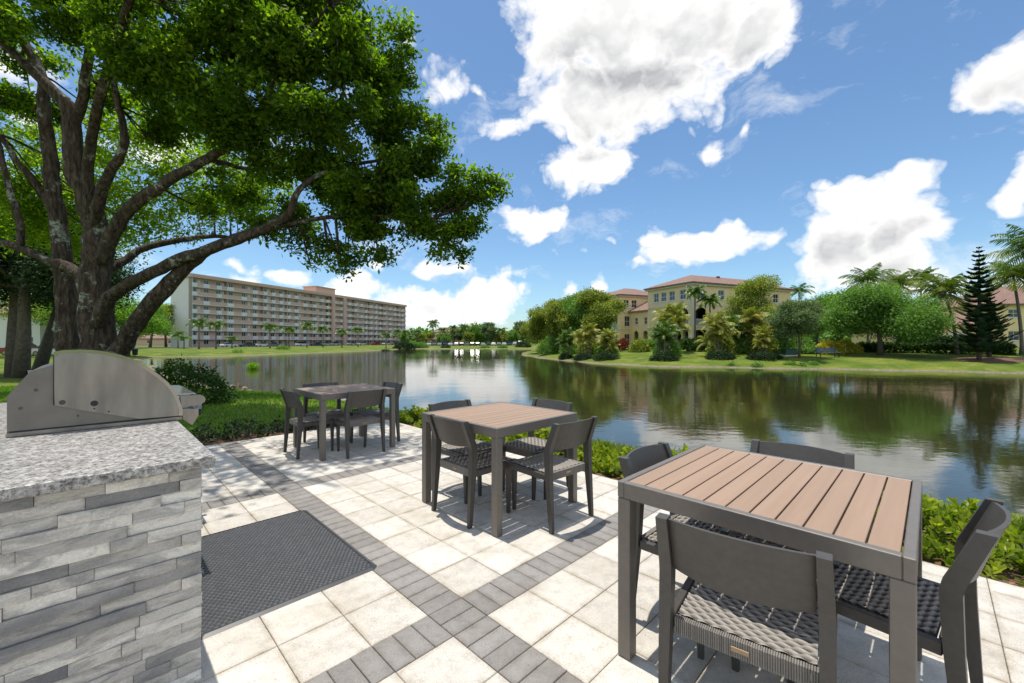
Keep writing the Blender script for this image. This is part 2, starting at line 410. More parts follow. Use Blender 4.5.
RR, TT = np.meshgrid(r, th, indexing='ij')
GX = RR*np.sin(TT); GY = RR*np.cos(TT); GZ = Hf(GX, GY)
idx = np.arange(nr*na).reshape(nr, na)
a = idx[:-1, :]; b = idx[1:, :]
q = np.stack([a, np.roll(a, -1, 1), np.roll(b, -1, 1), b], -1).reshape(-1, 4)
me = bpy.data.meshes.new('ground')
me.vertices.add(nr*na); me.vertices.foreach_set('co', np.stack([GX, GY, GZ], -1).astype(np.float32).ravel())
me.loops.add(q.size); me.loops.foreach_set('vertex_index', q[:, ::-1].astype(np.int32).ravel())
me.polygons.add(len(q)); me.polygons.foreach_set('loop_start', np.arange(0, q.size, 4, dtype=np.int32)); me.polygons.foreach_set('loop_total', np.full(len(q), 4, np.int32))
me.polygons.foreach_set('use_smooth', np.ones(len(q), bool)); me.update(calc_edges=True)
def ground_mat():
    m, nt, out = new_mat('lawn'); co = objco(nt)
    z = N(nt, 'ShaderNodeSeparateXYZ', {0: co}).outputs[2]
    f1 = noise(nt, co, 0.35, 6, 0.6); f2 = noise(nt, co, 9, 5, 0.7)
    col = ramp(nt, f1, [(0.3, (0.07, 0.125, 0.012)), (0.5, (0.14, 0.19, 0.022)), (0.7, (0.28, 0.28, 0.055))])
    col = mixc(nt, math_(nt, 'MULTIPLY', ramp(nt, f2, [(0.3, 0), (0.7, 1)]), 0.55), col, (0.04, 0.08, 0.010))
    dry = ramp(nt, noise(nt, co, 1.1, 5, 0.65), [(0.56, 0), (0.7, 1)])
    col = mixc(nt, math_(nt, 'MULTIPLY', dry, 0.5), col, (0.30, 0.27, 0.10))
    mud = math_(nt, 'ADD', z, math_(nt, 'MULTIPLY', noise(nt, co, 2.5, 5, 0.7), 0.35))
    mudf = ramp(nt, math_(nt, 'ADD', mud, 1.0), [(0.20, 1.0), (0.33, 0.0)])
    mudc = ramp(nt, noise(nt, co, 7, 6, 0.7), [(0.3, (0.11, 0.085, 0.055)), (0.7, (0.33, 0.28, 0.20))])
    col = mixc(nt, mudf, col, mudc)
    b = N(nt, 'ShaderNodeBsdfPrincipled', {'Base Color': col, 'Roughness': 0.9, 'Specular IOR Level': 0.15})
    bn = N(nt, 'ShaderNodeBump', {'Strength': 0.8, 'Distance': 0.06, 'Height': f2})
    nt.links.new(bn.outputs[0], b.inputs['Normal']); nt.links.new(b.outputs[0], out.inputs[0]); return m
me.materials.append(ground_mat())
o = bpy.data.objects.new('ground', me); COL.objects.link(o); tag(o, 'mown green lawn and muddy banks around the lake', 'ground', kind='structure')

# water
def water_mat():
    m, nt, out = new_mat('lake_water'); co = objco(nt)
    mp = N(nt, 'ShaderNodeMapping', {0: co}); mp.inputs['Scale'].default_value = (1, 1.6, 1)
    w1 = noise(nt, mp.outputs[0], 2.4, 3, 0.55, 0.3); w2 = noise(nt, mp.outputs[0], 0.35, 3, 0.5)
    calm = ramp(nt, noise(nt, co, 0.035, 3, 0.5), [(0.42, 0.35), (0.62, 1.0)])
    h = math_(nt, 'ADD', math_(nt, 'MULTIPLY', w1, 0.35), w2)
    h = math_(nt, 'MULTIPLY', h, calm)
    bn = N(nt, 'ShaderNodeBump', {'Strength': 0.3, 'Distance': 0.06, 'Height': h})
    deep = mixc(nt, noise(nt, co, 0.2, 3), (0.022, 0.024, 0.008), (0.036, 0.034, 0.012))
    b = N(nt, 'ShaderNodeBsdfPrincipled', {'Base Color': deep, 'Roughness': 0.045, 'IOR': 1.5, 'Specular IOR Level': 0.75})
    nt.links.new(bn.outputs[0], b.inputs['Normal']); nt.links.new(b.outputs[0], out.inputs[0]); return m
mb = MB(); mb.add([(-75, -30, 0), (85, -30, 0), (85, 150, 0), (-75, 150, 0)], [(0, 1, 2, 3)])
o = mb.build('water', water_mat(), loc=(0, 0, WZ)); tag(o, 'dark lake water reflecting trees and sky', 'water', kind='structure')

# ------------------------------------------------------------------ patio
mb = MB()
def tile(u0, u1, v0, v1, kind, gap=0.0014):
    mb.tint = rnd.random(); mb.cur = kind
    zt = rnd.uniform(-0.0014, 0.0004); ins = min(0.03, (u1-u0)*0.3, (v1-v0)*0.3); q = []
    c_ = (rnd.uniform(0, .004), rnd.uniform(0, .004), rnd.uniform(0, .004), rnd.uniform(0, .004))
    for lv, (i_, z_) in enumerate(((gap, -0.03), (gap, zt-0.003), (gap+0.0025, zt), (gap+ins, zt))):
        for k_, (a_, b_) in enumerate(((u0+i_, v0+i_), (u1-i_, v0+i_), (u1-i_, v1-i_), (u0+i_, v1-i_))): q.append(GM @ Vector((a_, b_, z_)))
    n0 = len(mb.v)
    for k_ in range(12): mb.e[n0+k_] = 1.0
    mb.add(q, [(12, 13, 14, 15)] + [(l*4+k_, l*4+(k_+1) % 4, l*4+4+(k_+1) % 4, l*4+4+k_) for l in range(3) for k_ in range(4)])
ub = [(-BW, 0, 1)]
u = 0
while u < UMAX - 0.01: ub.append((u, min(u+PS, UMAX), 0)); u += PS
u = -BW
while u > -3.5: ub.append((u-PS, u, 0)); u -= PS
vb = [(-BW, 0, 1), (8*PS, 8*PS+BW, 1)]
for k in range(8): vb.append((k*PS, (k+1)*PS, 0))
v = 8*PS+BW
while v < VMAX - 0.01: vb.append((v, min(v+PS, VMAX), 0)); v += PS
v = -BW
while v > -4.3: vb.append((v-PS, v, 0)); v -= PS
for (u0, u1, ku) in ub:
    for (v0, v1, kv) in vb:
        if ku:
            n = 3 if not kv else 2
            if abs((v1-v0) - PS) > 0.02 and not kv: n = max(1, round((v1-v0)/0.1))
            for k in range(n): tile(u0, u1, v0+(v1-v0)*k/n, v0+(v1-v0)*(k+1)/n, 1, 0.0018)
        elif kv:
            n = max(1, round((u1-u0)/0.1))
            for k in range(n): tile(u0+(u1-u0)*k/n, u0+(u1-u0)*(k+1)/n, v0, v1, 1, 0.0018)
        else: tile(u0, u1, v0, v1, 0)
mb.tint = 0.5; mb.cur = 2
mb.box((-3.6, -4.4, -0.20), (UMAX+0.02, VMAX+0.02, -0.006), GM)
o = mb.build('patio', [M['paver'], M['brick'], M['joint']]); tag(o, 'patio of pale square pavers crossed by grey brick bands', 'patio', kind='structure')
mb = MB(); mb.box((-16, -30, -0.2), (UMAX+0.02, -4.45, -0.004), GM); mb.box((-16, -4.44, -0.2), (-3.65, 6.0, -0.004), GM)  # unseen paving added for the grill's reflections and warm bounce light
o = mb.build('bounce_pavement', mat('beige_concrete', (0.36, 0.33, 0.29), (0.30, 0.275, 0.24), 1.5, 0.9, bump=0.3)); tag(o, 'unseen beige concrete sheet added beyond the paver patio to bounce light', 'bounce_pavement', kind='structure')
# mulch strip beside the patio
mb = MB()
def strip(f, n=80):
    vs = []; fs = []
    for i in range(n+1):
        for j in range(7):
            x, y = f(i/n, j/6); vs.append((x, y, H(x, y) + 0.012 + 0.03*rnd.random()))
    for i in range(n):
        for j in range(6): k = i*7+j; fs.append((k, k+7, k+8, k+1))
    mb.add(vs, fs)
strip(lambda a, b: g(UMAX + 0.0 + (0.85+0.06*math.sin(a*30))*b, -4 + a*(VMAX+5.0))[:2])
strip(lambda a, b: g(-3.4 + a*(UMAX+4.2), VMAX + 0.0 + (0.62+0.05*math.sin(a*25))*b)[:2])
o = mb.build('planting_bed', M['mulch']); tag(o, 'reddish bark mulch bed along the patio edge', 'planting bed', kind='structure')

# ------------------------------------------------------------------ tables
def make_table(label, loc, slats=11):
    t = thing('square_table', label, 'table', loc, PI/4, 'square slatted patio tables')
    S = 0.471; T = 0.762
    mb = MB(); b = 0.03
    mb.bevbox((-S, -S, T-0.07), (S, -S+b, T), 0.003); mb.bevbox((-S, S-b, T-0.07), (S, S, T), 0.003)
    mb.bevbox((-S, -S+b, T-0.07), (-S+b, S-b, T), 0.003); mb.bevbox((S-b, -S+b, T-0.07), (S, S-b, T), 0.003)
    for x in (-0.15, 0.15): mb.box((x-0.015, -S+b, T-0.05), (x+0.015, S-b, T-0.022))
    mb.build('table_frame', M['frame'], t)
    mb = MB(); w = (2*(S-b)-0.004)/slats
    for k in range(slats):
        y0 = -S+b+0.002+k*w; mb.tint = rnd.random()
        mb.bevbox((-S+b+0.001, y0+0.003, T-0.020), (S-b-0.001, y0+w-0.003, T-0.0015), 0.0015)
    mb.build('tabletop', M['slat'], t)
    for sx in (-1, 1):
        for sy in (-1, 1):
            mb = MB(); c = S-0.0295
            mb.bevbox((sx*c-0.029, sy*c-0.029, 0.004), (sx*c+0.029, sy*c+0.029, T-0.0705), 0.003)
            mb.box((sx*c-0.024, sy*c-0.024, 0.0), (sx*c+0.024, sy*c+0.024, 0.004))
            mb.build('leg', M['frame'], t)
    return t
TN = (1.127, 1.835); TMID = (-0.106, 3.59); TF = (-2.18, 5.46)
t0 = make_table('nearest square table with brown slatted top by the shrub bed', (*TN, 0))
dup(t0, (*TMID, 0), PI/4, 'square brown topped table in the middle, between the other two')
dup(t0, (*TF, 0), PI/4, 'farthest square table in the dappled shade near the hedge')

# ------------------------------------------------------------------ chairs  (front +y)
def weave_mesh():
    nx, ny = 130, 120; x0, x1, y0, y1 = -0.200, 0.200, -0.185, 0.205; p = 0.031
    vs = []; fs = []; tt_ = []
    for j in range(ny+1):
        for i in range(nx+1):
            x = x0+(x1-x0)*i/nx; y = y0+(y1-y0)*j/ny
            b = y/0.0244; row = math.floor(b); fb = b-row-0.5
            a = x/0.046 + (row % 2)*0.5; fa = a-math.floor(a)-0.5
            q1 = (fb + 0.62*fa)*2.6; h = math.sqrt(max(0, 1-q1*q1)) * max(0, math.cos(PI*fa))**0.4
            q2 = (fb - 0.5*(fa-0.5 if fa > 0 else fa+0.5))*3.4; h = max(h, 0.62*math.sqrt(max(0, 1-q2*q2)))
            sag = -0.014*(1-(x/0.2)**2)*(1-(y/0.2)**2)
            vs.append((x, y, 0.403 + sag + 0.009*h)); tt_.append(h)
    for j in range(ny):
        for i in range(nx):
            k = j*(nx+1)+i; fs.append((k, k+1, k+nx+2, k+nx+1))
    m = MB(); m.add(vs, fs); m.box((x0, y0, 0.383), (x1, y1, 0.388)); m.t[:len(vs)] = tt_; return m  # tint follows weave height, painting shade between the cords
def make_chair(label):
    t = thing('patio_chair', label, 'chair', (0,0,0), 0, 'dark woven chairs tucked under the patio tables')
    for s in (-1, 1):
        mb = MB()
        mb.post([(s*0.228, -0.258, 0.0, 0.013, 0.015), (s*0.226, -0.230, 0.38, 0.019, 0.024), (s*0.224, -0.222, 0.575, 0.020, 0.027), (s*0.223, -0.228, 0.605, 0.020, 0.027), (s*0.217, -0.298, 0.785, 0.018, 0.023)])
        mb.build('rear_leg', M['chair'], t)
        mb = MB()
        mb.post([(s*0.215, 0.222, 0.0, 0.011, 0.012), (s*0.221, 0.215, 0.35, 0.018, 0.019), (s*0.222, 0.214, 0.412, 0.018, 0.020)])
        mb.build('front_leg', M['chair'], t)
    # curved back panel
    mb = MB(); n = 16; vs = []
    for k in range(n+1):
        a = k/n*2-1; bow = 0.04*(1-a*a)
        for (z, yy) in ((0.588, -0.226), (0.68, -0.258), (0.780, -0.296)):
            zz = z - (0.012*(1-a*a) if z < 0.6 else 0) + (0.006*(1-a*a) if z > 0.77 else 0)
            for th_ in (0.006, -0.006): vs.append((a*0.199, yy - bow + th_, zz))
    fs = []
    for k in range(n):
        o_ = k*6; p_ = o_+6
        fs += [(o_, p_, p_+2, o_+2), (o_+2, p_+2, p_+4, o_+4), (o_+1, o_+3, p_+3, p_+1), (o_+3, o_+5, p_+5, p_+3), (o_+4, p_+4, p_+5, o_+5), (o_, o_+1, p_+1, p_)]
    fs += [(0, 2, 3, 1), (2, 4, 5, 3)]; e = n*6; fs += [(e, e+1, e+3, e+2), (e+2, e+3, e+5, e+4)]
    mb.add(vs, fs); bp = mb.build('backrest', M['chair'], t, smooth=False)
    mb = MB()
    for s in (-1, 1): mb.bevbox((s*0.222-0.014, -0.203, 0.362), (s*0.222+0.014, 0.194, 0.405), 0.003)
    mb.build('seat_frame', M['chair'], t)
    seat = weave_mesh().build('seat', M['cord'], t, smooth=True)
    # cords wrapped round front and rear rails
    for y, s in ((-0.205, -1), (0.212, 1)):
        k = -0.203; mb = MB()
        while k < 0.203:
            mb.tint = rnd.uniform(0.4, 0.62)
            mb.bevbox((k+0.0006, y-0.013, 0.352), (k+0.0062, y+0.013, 0.410), 0.002); k += 0.0068
        mb.build('cord_wrap', M['cord'], seat)
    mb = MB(); mb.bevbox((-0.026, -0.2225, 0.374), (0.026, -0.218, 0.389), 0.001); mb.build('seat_tag', M['tag'], t)
    return t
proto = [None]
def chair(tb, u, v, face, label, rot=0):
    # u,v = rear posts' centre relative to table centre in the patio grid; face = direction the sitter looks
    ang = {'+u': PI/4 - PI/2, '-u': PI/4 + PI/2, '+v': PI/4, '-v': PI/4 + PI}[face] + math.radians(rot)
    x = tb[0] + C45*(u-v); y = tb[1] + C45*(u+v)
    x += -math.sin(ang)*0.24; y += math.cos(ang)*0.24
    if proto[0] is None:
        proto[0] = make_chair(label); proto[0].location = (x, y, 0.001); proto[0].rotation_euler[2] = ang; return
    dup(proto[0], (x, y, 0.001), ang, label)
chair(TN, -0.655, -0.07, '+u', 'chair at the nearest table with its curved back and woven seat towards us', 8)
chair(TN, 0.055, -0.585, '+v', 'chair at the nearest table seen side on, beside the shrub bed', -6)
chair(TN, 0.635, 0.02, '-u', 'chair across the nearest table, only its dark back rising over the tabletop beside the lake')
chair(TN, 0.02, 0.54, '-v', 'chair at the nearest table, its back showing beyond the left table corner')
chair(TMID, -0.487, 0.013, '+u', 'chair tucked at the middle table on the side facing the rubber mat')
chair(TMID, 0.083, -0.69, '+v', 'chair at the middle table with its back turned to the nearest table', -3)
chair(TMID, -0.013, 0.63, '-v', 'chair at the middle table on the side nearest the farthest table')
chair(TMID, 0.70, 0.04, '-u', 'chair at the middle table on the lake side against the shrubs')
chair(TF, 0.023, -0.556, '+v', 'chair at the farthest table with its back turned to the middle table')
chair(TF, -0.608, 0.05, '+u', 'chair at the farthest table seen side on next to the grill')
chair(TF, -0.05, 0.61, '-v', 'chair at the farthest table on the side by the dark hedge')
chair(TF, 0.64, 0.0, '-u', 'chair at the farthest table on the lake side')

# ------------------------------------------------------------------ rubber mat
t = thing('rubber_mat', 'black ribbed rubber mat lying on the pavers beside the stone counter', 'mat', g(-0.622, 1.21), PI/4)
mb = MB(); mx, my = 0.455, 0.625
bev = 0.03
P1 = [(-mx+bev,-my),(mx-bev,-my),(mx,-my+bev),(mx,my-bev),(mx-bev,my),(-mx+bev,my),(-mx,my-bev),(-mx,-my+bev)]
P2 = [(x*0.955, y*0.97) for x, y in P1]
vs = [(x, y, 0.001) for x, y in P1] + [(x, y, 0.011) for x, y in P2] + [(x*0.99, y*0.995, 0.011) for x, y in P2] + [(x*0.99, y*0.995, 0.007) for x, y in P2]
fs = []
for k in range(3):
    for i in range(8): j = (i+1) % 8; fs.append((k*8+i, k*8+j, k*8+8+j, k*8+8+i))
fs.append(tuple(24+i for i in range(8)))
mb.add(vs, fs); mb.build('border', M['rubber'], t)
mb = MB(); ny_, nx_ = 58, 30
for j in range(ny_):
    y = -my*0.955 + (2*my*0.955)*(j+0.5)/ny_
    for i in range(nx_):
        x = -mx*0.93 + (2*mx*0.93)*(i+0.5 + (0.25 if j % 2 else -0.25))/nx_
        hx, hy = 0.0085, 0.0036
        vs = [(x-hx, y-hy, 0.007), (x+hx, y-hy, 0.007), (x+hx, y+hy, 0.007), (x-hx, y+hy, 0.007), (x-hx*.7, y-hy*.4, 0.0125), (x+hx*.7, y-hy*.4, 0.0125), (x+hx*.7, y+hy*.4, 0.0125), (x-hx*.7, y+hy*.4, 0.0125)]
        mb.add(vs, [(4,5,6,7),(0,1,5,4),(1,2,6,5),(2,3,7,6),(3,0,4,7)])
mb.build('studded_surface', mat('stud_highlight_rubber', (0.26, 0.26, 0.255), (0.16, 0.16, 0.16), 30, 0.4), t)  # paler stud colour paints highlights onto the black rubber

# ------------------------------------------------------------------ counter (local axes = patio u,v)
CU1, CV0 = -1.085, 0.31
ct = thing('grill_counter', 'outdoor kitchen counter clad in grey ledger stone with a granite top', 'counter', (OX, OY, 0), PI/4)
mb = MB(); mb.box((-2.6, CV0+0.03, 0.0), (CU1-0.03, 3.1, 0.866)); mb.build('core', M['dark'], ct)
def ledger_face(name, L, f, nrmv, parent):
    """stones over a face; f(s,h,out) -> local point"""
    mb = MB(); rows = 20; rh = 0.866/rows
    for k in range(rows):
        s = -rnd.random()*0.3; z0 = k*rh; z1 = z0+rh
        while s < L:
            w = rnd.choice((0.10, 0.16, 0.22, 0.30, 0.38)) * rnd.uniform(0.85, 1.15)
            a, b = max(s, 0), min(s+w, L)
            if L - b < 0.05: b = L; w = 9
            if b-a > 0.008:
                mb.tint = min(1, max(0, rnd.gauss(0.58, 0.27)))
                outb = rnd.uniform(0.004, 0.020); nx = max(2, int((b-a)/0.02)); nz = 4
                gp = 0.0007; vs = []; fs = []
                ph = rnd.random()*9; tl = rnd.uniform(-0.006, 0.006)
                for j in range(nz+1):
                    for i in range(nx+1):
                        ss = a+gp+(b-a-2*gp)*i/nx; hh = z0+gp+(rh-2*gp)*j/nz
                        edge = (j in (0, nz)) or (i in (0, nx))
                        o_ = outb + tl*(i/nx-0.5) + 0.0010*math.sin(ss*55+ph+j*1.7) + rnd.uniform(-0.0014, 0.0014) - (0.0015 if edge else 0)
                        vs.append(f(ss, hh, o_))
                for j in range(nz):
                    for i in range(nx): q_ = j*(nx+1)+i; fs.append((q_, q_+1, q_+nx+2, q_+nx+1))
                n0 = len(vs)
                ring = [i for i in range(nx+1)] + [(nx+1)*j+nx for j in range(1, nz+1)] + [(nx+1)*nz+i for i in range(nx-1, -1, -1)] + [(nx+1)*j for j in range(nz-1, 0, -1)]
                for i in ring:
                    j_, i_ = divmod(i, nx+1)
                    vs.append(f(a+gp+(b-a-2*gp)*i_/nx, z0+gp+(rh-2*gp)*j_/nz, -0.02))
                m_ = len(ring)
                for i in range(m_): fs.append((ring[i], n0+i, n0+(i+1) % m_, ring[(i+1) % m_]))
                mb.add(vs, fs)
            s += w
    return mb.build(name, M['ledger'], parent)
LE = 1.5
ledger_face('end_cladding', LE, lambda s, h, o_: (CU1-LE+s, CV0+0.012-o_, h), None, ct)
ledger_face('front_cladding', 2.75, lambda s, h, o_: (CU1-0.012+o_, CV0+0.014+s, h), None, ct)
# granite slab with chiselled edge
mb = MB(); a0, a1, b0, b1 = -2.65, -1.045, 0.268, 3.15
n = 90; ring = []
def seg(p, q, n): return [(p[0]+(q[0]-p[0])*i/n, p[1]+(q[1]-p[1])*i/n) for i in range(n)]
loop = seg((a0, b0), (a1, b0), 130) + seg((a1, b0), (a1, b1), 200) + [(a1, b1), (a0, b1)]
nl = len(loop); lev = [(0.868, 0.006), (0.874, 0), (0.882, 0), (0.892, 0), (0.900, 0), (0.9065, 0), (0.9100, 0.004)]
vs = []
for z, ins in lev:
    for (x, y) in loop:
        ch = 0 if ins == 0.004 else rnd.uniform(-0.003, 0.002)
        i2 = ins - ch
        vs.append((min(x, a1 - i2) if x > a1-0.01 else x, max(y, b0 + i2) if y < b0+0.01 else y, z))
fs = [tuple(range((len(lev)-1)*nl, len(lev)*nl)), tuple(reversed(range(nl)))]
for k in range(len(lev)-1):
    for i in range(nl): j = (i+1) % nl; fs.append((k*nl+i, k*nl+j, k*nl+nl+j, k*nl+nl+i))
mb.add(vs, fs); mb.build('countertop', M['granite'], ct)

# ------------------------------------------------------------------ grill
gr = thing('gas_grill', 'large stainless steel gas grill with a domed lid built into the stone counter', 'grill', (OX, OY, 0), PI/4)
GV0, GV1 = 1.34, 2.10
mb = MB(); mb.bevbox((-1.69, GV0-0.004, 0.9105), (-1.022, GV1+0.004, 0.931), 0.002); mb.build('base_trim', M['steel'], gr)
mb = MB(); mb.box((-1.680, GV0+0.0055, 0.9312), (-1.03, GV0+0.0075, 0.9375)); mb.build('gap_shade', M['blackplastic'], gr)  # black strip painting the shade in the gap above the trim
mb = MB(); mb.box((-1.5365, GV0-0.0125, 1.051), (-1.5325, GV0+0.004, 1.305)); mb.build('seam_shade', M['blackplastic'], gr)  # thin black strip painting the shade at the lid's stepped edge
body = [(-1.687, 0.931), (-1.03, 0.931), (-1.06, 1.0), (-1.2, 1.13), (-1.5, 1.240), (-1.535, 1.253), (-1.614, 1.222), (-1.687, 1.106)]
mb = MB(); mb.prism(body, GV0+0.008, GV1-0.008); mb.build('firebox', mat('dull_side_steel', (0.26,0.235,0.21), (0.20,0.18,0.16), 7, 0.42, 0.9), gr)
lid = [(-1.531, 1.050), (-1.408, 1.005), (-1.211, 0.940), (-1.03, 0.936), (-1.027, 0.965), (-1.034, 0.997), (-1.048, 1.045), (-1.066, 1.089), (-1.098, 1.138), (-1.14, 1.184), (-1.185, 1.227), (-1.234, 1.264), (-1.29, 1.292), (-1.345, 1.310), (-1.39, 1.319), (-1.438, 1.323), (-1.498, 1.321), (-1.525, 1.315), (-1.536, 1.304)]
mb = MB()
curve = lid[3:]
for w0, w1, sc_ in ((GV0-0.016, GV1+0.016, 0.006),):
    vs = []
    cx_, cz_ = -1.33, 1.05
    for w in (w0, w1):
        for (x, z) in curve:
            d = math.hypot(x-cx_, z-cz_); vs.append((x+(x-cx_)/d*sc_, w, z+(z-cz_)/d*sc_))
        for (x, z) in curve:
            d = math.hypot(x-cx_, z-cz_); vs.append((x-(x-cx_)/d*0.012, w, z-(z-cz_)/d*0.012))
    n = len(curve); fs = []
    for i in range(n-1):
        fs += [(i, i+1, 2*n+i+1, 2*n+i), (n+i, 3*n+i, 3*n+i+1, n+i+1), (i, n+i, n+i+1, i+1), (2*n+i, 2*n+i+1, 3*n+i+1, 3*n+i)]
    mb.add(vs, fs)
lo = mb.build('lid', M['polish'], gr)
for w0, w1 in ((GV0-0.012, GV0+0.004), (GV1-0.004, GV1+0.012)): mb = MB(); mb.prism(lid, w0, w1); mb.build('side_panel', M['steel'], lo)
def disc(mb, x, z, y0, y1, r, n=20):
    mb.prism([(x+r*math.cos(2*PI*k/n), z+r*math.sin(2*PI*k/n)) for k in range(n)], y0, y1)
mb = MB(); disc(mb, -1.39, 1.045, GV0-0.0135, GV0-0.011, 0.015); mb.build('hinge_hole', M['blackplastic'], lo)
mb = MB(); disc(mb, -1.505, 1.062, GV0-0.016, GV0-0.011, 0.012); disc(mb, -1.505, 1.062, GV0-0.020, GV0-0.015, 0.006); mb.build('bolt', mat('dark_bolt', (0.12,0.11,0.10), None, 40, 0.35, 0.8), lo)
mb = MB()
for x, z in ((-1.645, 1.045), (-1.595, 1.13)): disc(mb, x, z, GV0+0.003, GV0+0.009, 0.007, 12)
mb.build('rivet', mat('dark_rivet', (0.13,0.12,0.10), None, 40, 0.35, 0.8), gr)
mb = MB()
for x, z in ((-1.45, 0.985), (-1.39, 1.018)): disc(mb, x, z, GV0-0.0135 if z > 1 else GV0+0.004, GV0+0.009, 0.004, 10)
disc(mb, -1.335, 0.995, GV0-0.0135, GV0-0.01, 0.004, 10)
mb.build('screw_hole', M['blackplastic'], gr)
# front control panel and lid handle
mb = MB(); mb.prism([(-1.02, 0.912), (-0.975, 0.87), (-0.945, 0.925), (-0.945, 0.965), (-1.022, 0.972)], GV0+0.0, GV1); cp = mb.build('control_panel', M['steel'], gr)
for v_ in (1.48, 1.62, 1.76, 1.9): mb = MB(); mb.tube([(-0.952, v_, 0.93), (-0.915, v_, 0.925)], 0.02, 14); mb.build('knob', M['blackplastic'], cp)
brk = [(-1.03, 1.045), (-0.93, 1.045), (-0.915, 1.035), (-0.907, 1.018), (-0.912, 1.0), (-0.935, 0.988), (-0.985, 0.982), (-1.022, 0.975)]
hd = None
for w0 in (GV0+0.02, GV1-0.045): mb = MB(); mb.prism(brk, w0, w0+0.025); mb.build('handle_bracket', M['steel'], gr)
mb = MB(); mb.tube([(-0.925, GV0+0.03, 1.018), (-0.925, GV1-0.03, 1.018)], 0.013, 12); mb.build('lid_handle', M['polish'], gr, smooth=True)
mb = MB(); mb.prism([(-1.045, 1.05), (-0.955, 1.05), (-0.955, 1.056), (-1.05, 1.062)], GV0+0.05, GV1-0.05); mb.build('front_ledge', M['polish'], gr)
# side burner
sb = thing('side_burner', 'low side burner unit with dark lid and blue grey end panel beyond the grill', 'side burner', (OX, OY, 0), PI/4)
mb = MB(); mb.bevbox((-1.42, 2.22, 0.911), (-0.93, 2.60, 0.955), 0.004); mb.build('burner_body', M['steel'], sb)
mb = MB(); mb.prism([(-1.40, 0.956), (-0.95, 0.956), (-0.97, 0.985), (-1.1, 1.012), (-1.3, 1.012), (-1.39, 0.99)], 2.24, 2.58); mb.build('burner_lid', mat('dull_steel', (0.13,0.14,0.15), None, 5, 0.35, 0.8), sb)
mb = MB(); mb.prism([(-0.93, 0.845), (-0.80, 0.845), (-0.79, 0.93), (-0.83, 0.968), (-0.93, 0.972)], 2.22, 2.60); bpn = mb.build('burner_panel', M['greyplastic'], sb)
mb = MB(); mb.tube([(-0.80, 2.41, 0.89), (-0.765, 2.41, 0.885)], 0.02, 14); mb.build('burner_knob', M['blackplastic'], bpn)

# ------------------------------------------------------------------ trees
def P3(px, y, d): x, yy = W(px, d); return (x, yy, ZH(y, d))
def limb(mb, pts, seed, n=10, lump=0.16):
    """pts: (px, y, dist, radius_px) sampled along the limb, smoothed with Catmull-Rom"""
    Q = [(*P3(p[0], p[1], p[2]), p[3]*p[2]/F*0.56) for p in pts]
    Q = np.array([Q[0]] + Q + [Q[-1]]); out = []
    for i in range(1, len(Q)-2):
        for k in range(5):
            t = k/5; a, b, c, d = Q[i-1], Q[i], Q[i+1], Q[i+2]
            out.append(0.5*((2*b)+(-a+c)*t+(2*a-5*b+4*c-d)*t*t+(-a+3*b-3*c+d)*t**3))
    out.append(Q[-2]); out = np.array(out)
    rr = random.Random(seed)
    jit = np.array([[rr.uniform(-1, 1)*0.18*o_[3] for _ in range(3)] for o_ in out]); jit[0] = 0; jit[-1] = 0
    mb.tube(out[:, :3]+jit, list(out[:, 3]), n, lump, seed)
    return out
ox, oy = W(98, 9.5)
oak = thing('oak_tree', 'big spreading oak with lichen covered trunk arching over the patio', 'tree', (ox, oy, H(ox, oy)))
mb = MB()
L1 = [
 [(100,415,9.5,36),(99,385,9.5,27),(97,340,9.5,24),(95,279,9.5,22),(97,244,9.5,20),(90,209,9.5,17),(75,164,9.4,14),(70,110,9.3,12),(50,88,9.2,9),(12,52,9.0,6),(-40,10,8.8,4)],
 [(76,420,9.9,26),(70,370,9.9,19),(67,330,9.9,15),(65,279,9.9,14),(57,219,9.9,12),(50,164,9.9,10),(45,115,9.8,9),(42,75,9.8,8),(15,25,9.7,6),(0,-30,9.6,4)],
 [(95,225,9.4,11),(98,205,9.2,9),(107,176,9.0,7.5),(124,149,8.8,6.5),(122,122,8.7,5.5),(114,85,8.6,4.5),(118,40,8.5,3.5)],
 [(103,262,9.4,12),(110,237,9.3,11),(130,209,9.2,10),(164,184,9.0,8.5),(209,159,8.8,7.5),(249,134,8.6,6.5),(295,108,8.4,5),(340,85,8.3,3.5)],
 [(98,325,9.2,12),(108,300,9.0,11),(130,284,8.9,10),(170,264,8.8,9.5),(219,246,8.7,9),(260,231,8.7,8),(288,214,8.7,6.5),(300,190,8.7,5),(330,170,8.7,4),(380,160,8.7,2.5)],
 [(98,378,9.3,20),(118,352,9.2,15),(150,304,9.1,13),(184,269,9.0,11),(214,248,8.9,8),(240,236,8.8,6),(300,222,8.9,4),(360,215,9.0,3),(430,222,9.1,2)],
 [(88,282,9.6,12),(75,271,9.6,10),(45,259,9.5,7.5),(12,245,9.4,6),(-20,236,9.3,5)],
 [(20,245,9.4,6),(20,225,9.4,5.5),(10,190,9.4,5),(0,150,9.4,4),(-8,110,9.4,3)],
 [(70,135,9.4,9),(82,100,9.3,8),(88,60,9.2,7),(96,15,9.1,5),(110,-40,9,4)],
 [(100,270,9.7,8),(118,265,10,7),(145,248,10.4,6),(180,240,10.8,5),(215,236,11.2,3.5),(250,240,11.6,2.5)],
 [(52,210,9.9,6),(40,190,9.8,5),(20,165,9.7,4.5),(0,135,9.6,4)],
 [(88,225,9.4,8),(90,150,9.1,8),(110,60,8.2,7),(150,-60,7.0,6),(210,-260,5.8,5),(280,-420,5.0,4)],
 [(249,134,8.6,4.5),(270,90,8.2,4),(300,40,8.0,3),(330,5,7.8,2)],
 [(209,159,8.8,5),(230,165,9.2,4),(265,170,9.6,3),(300,160,9.8,2)],
]
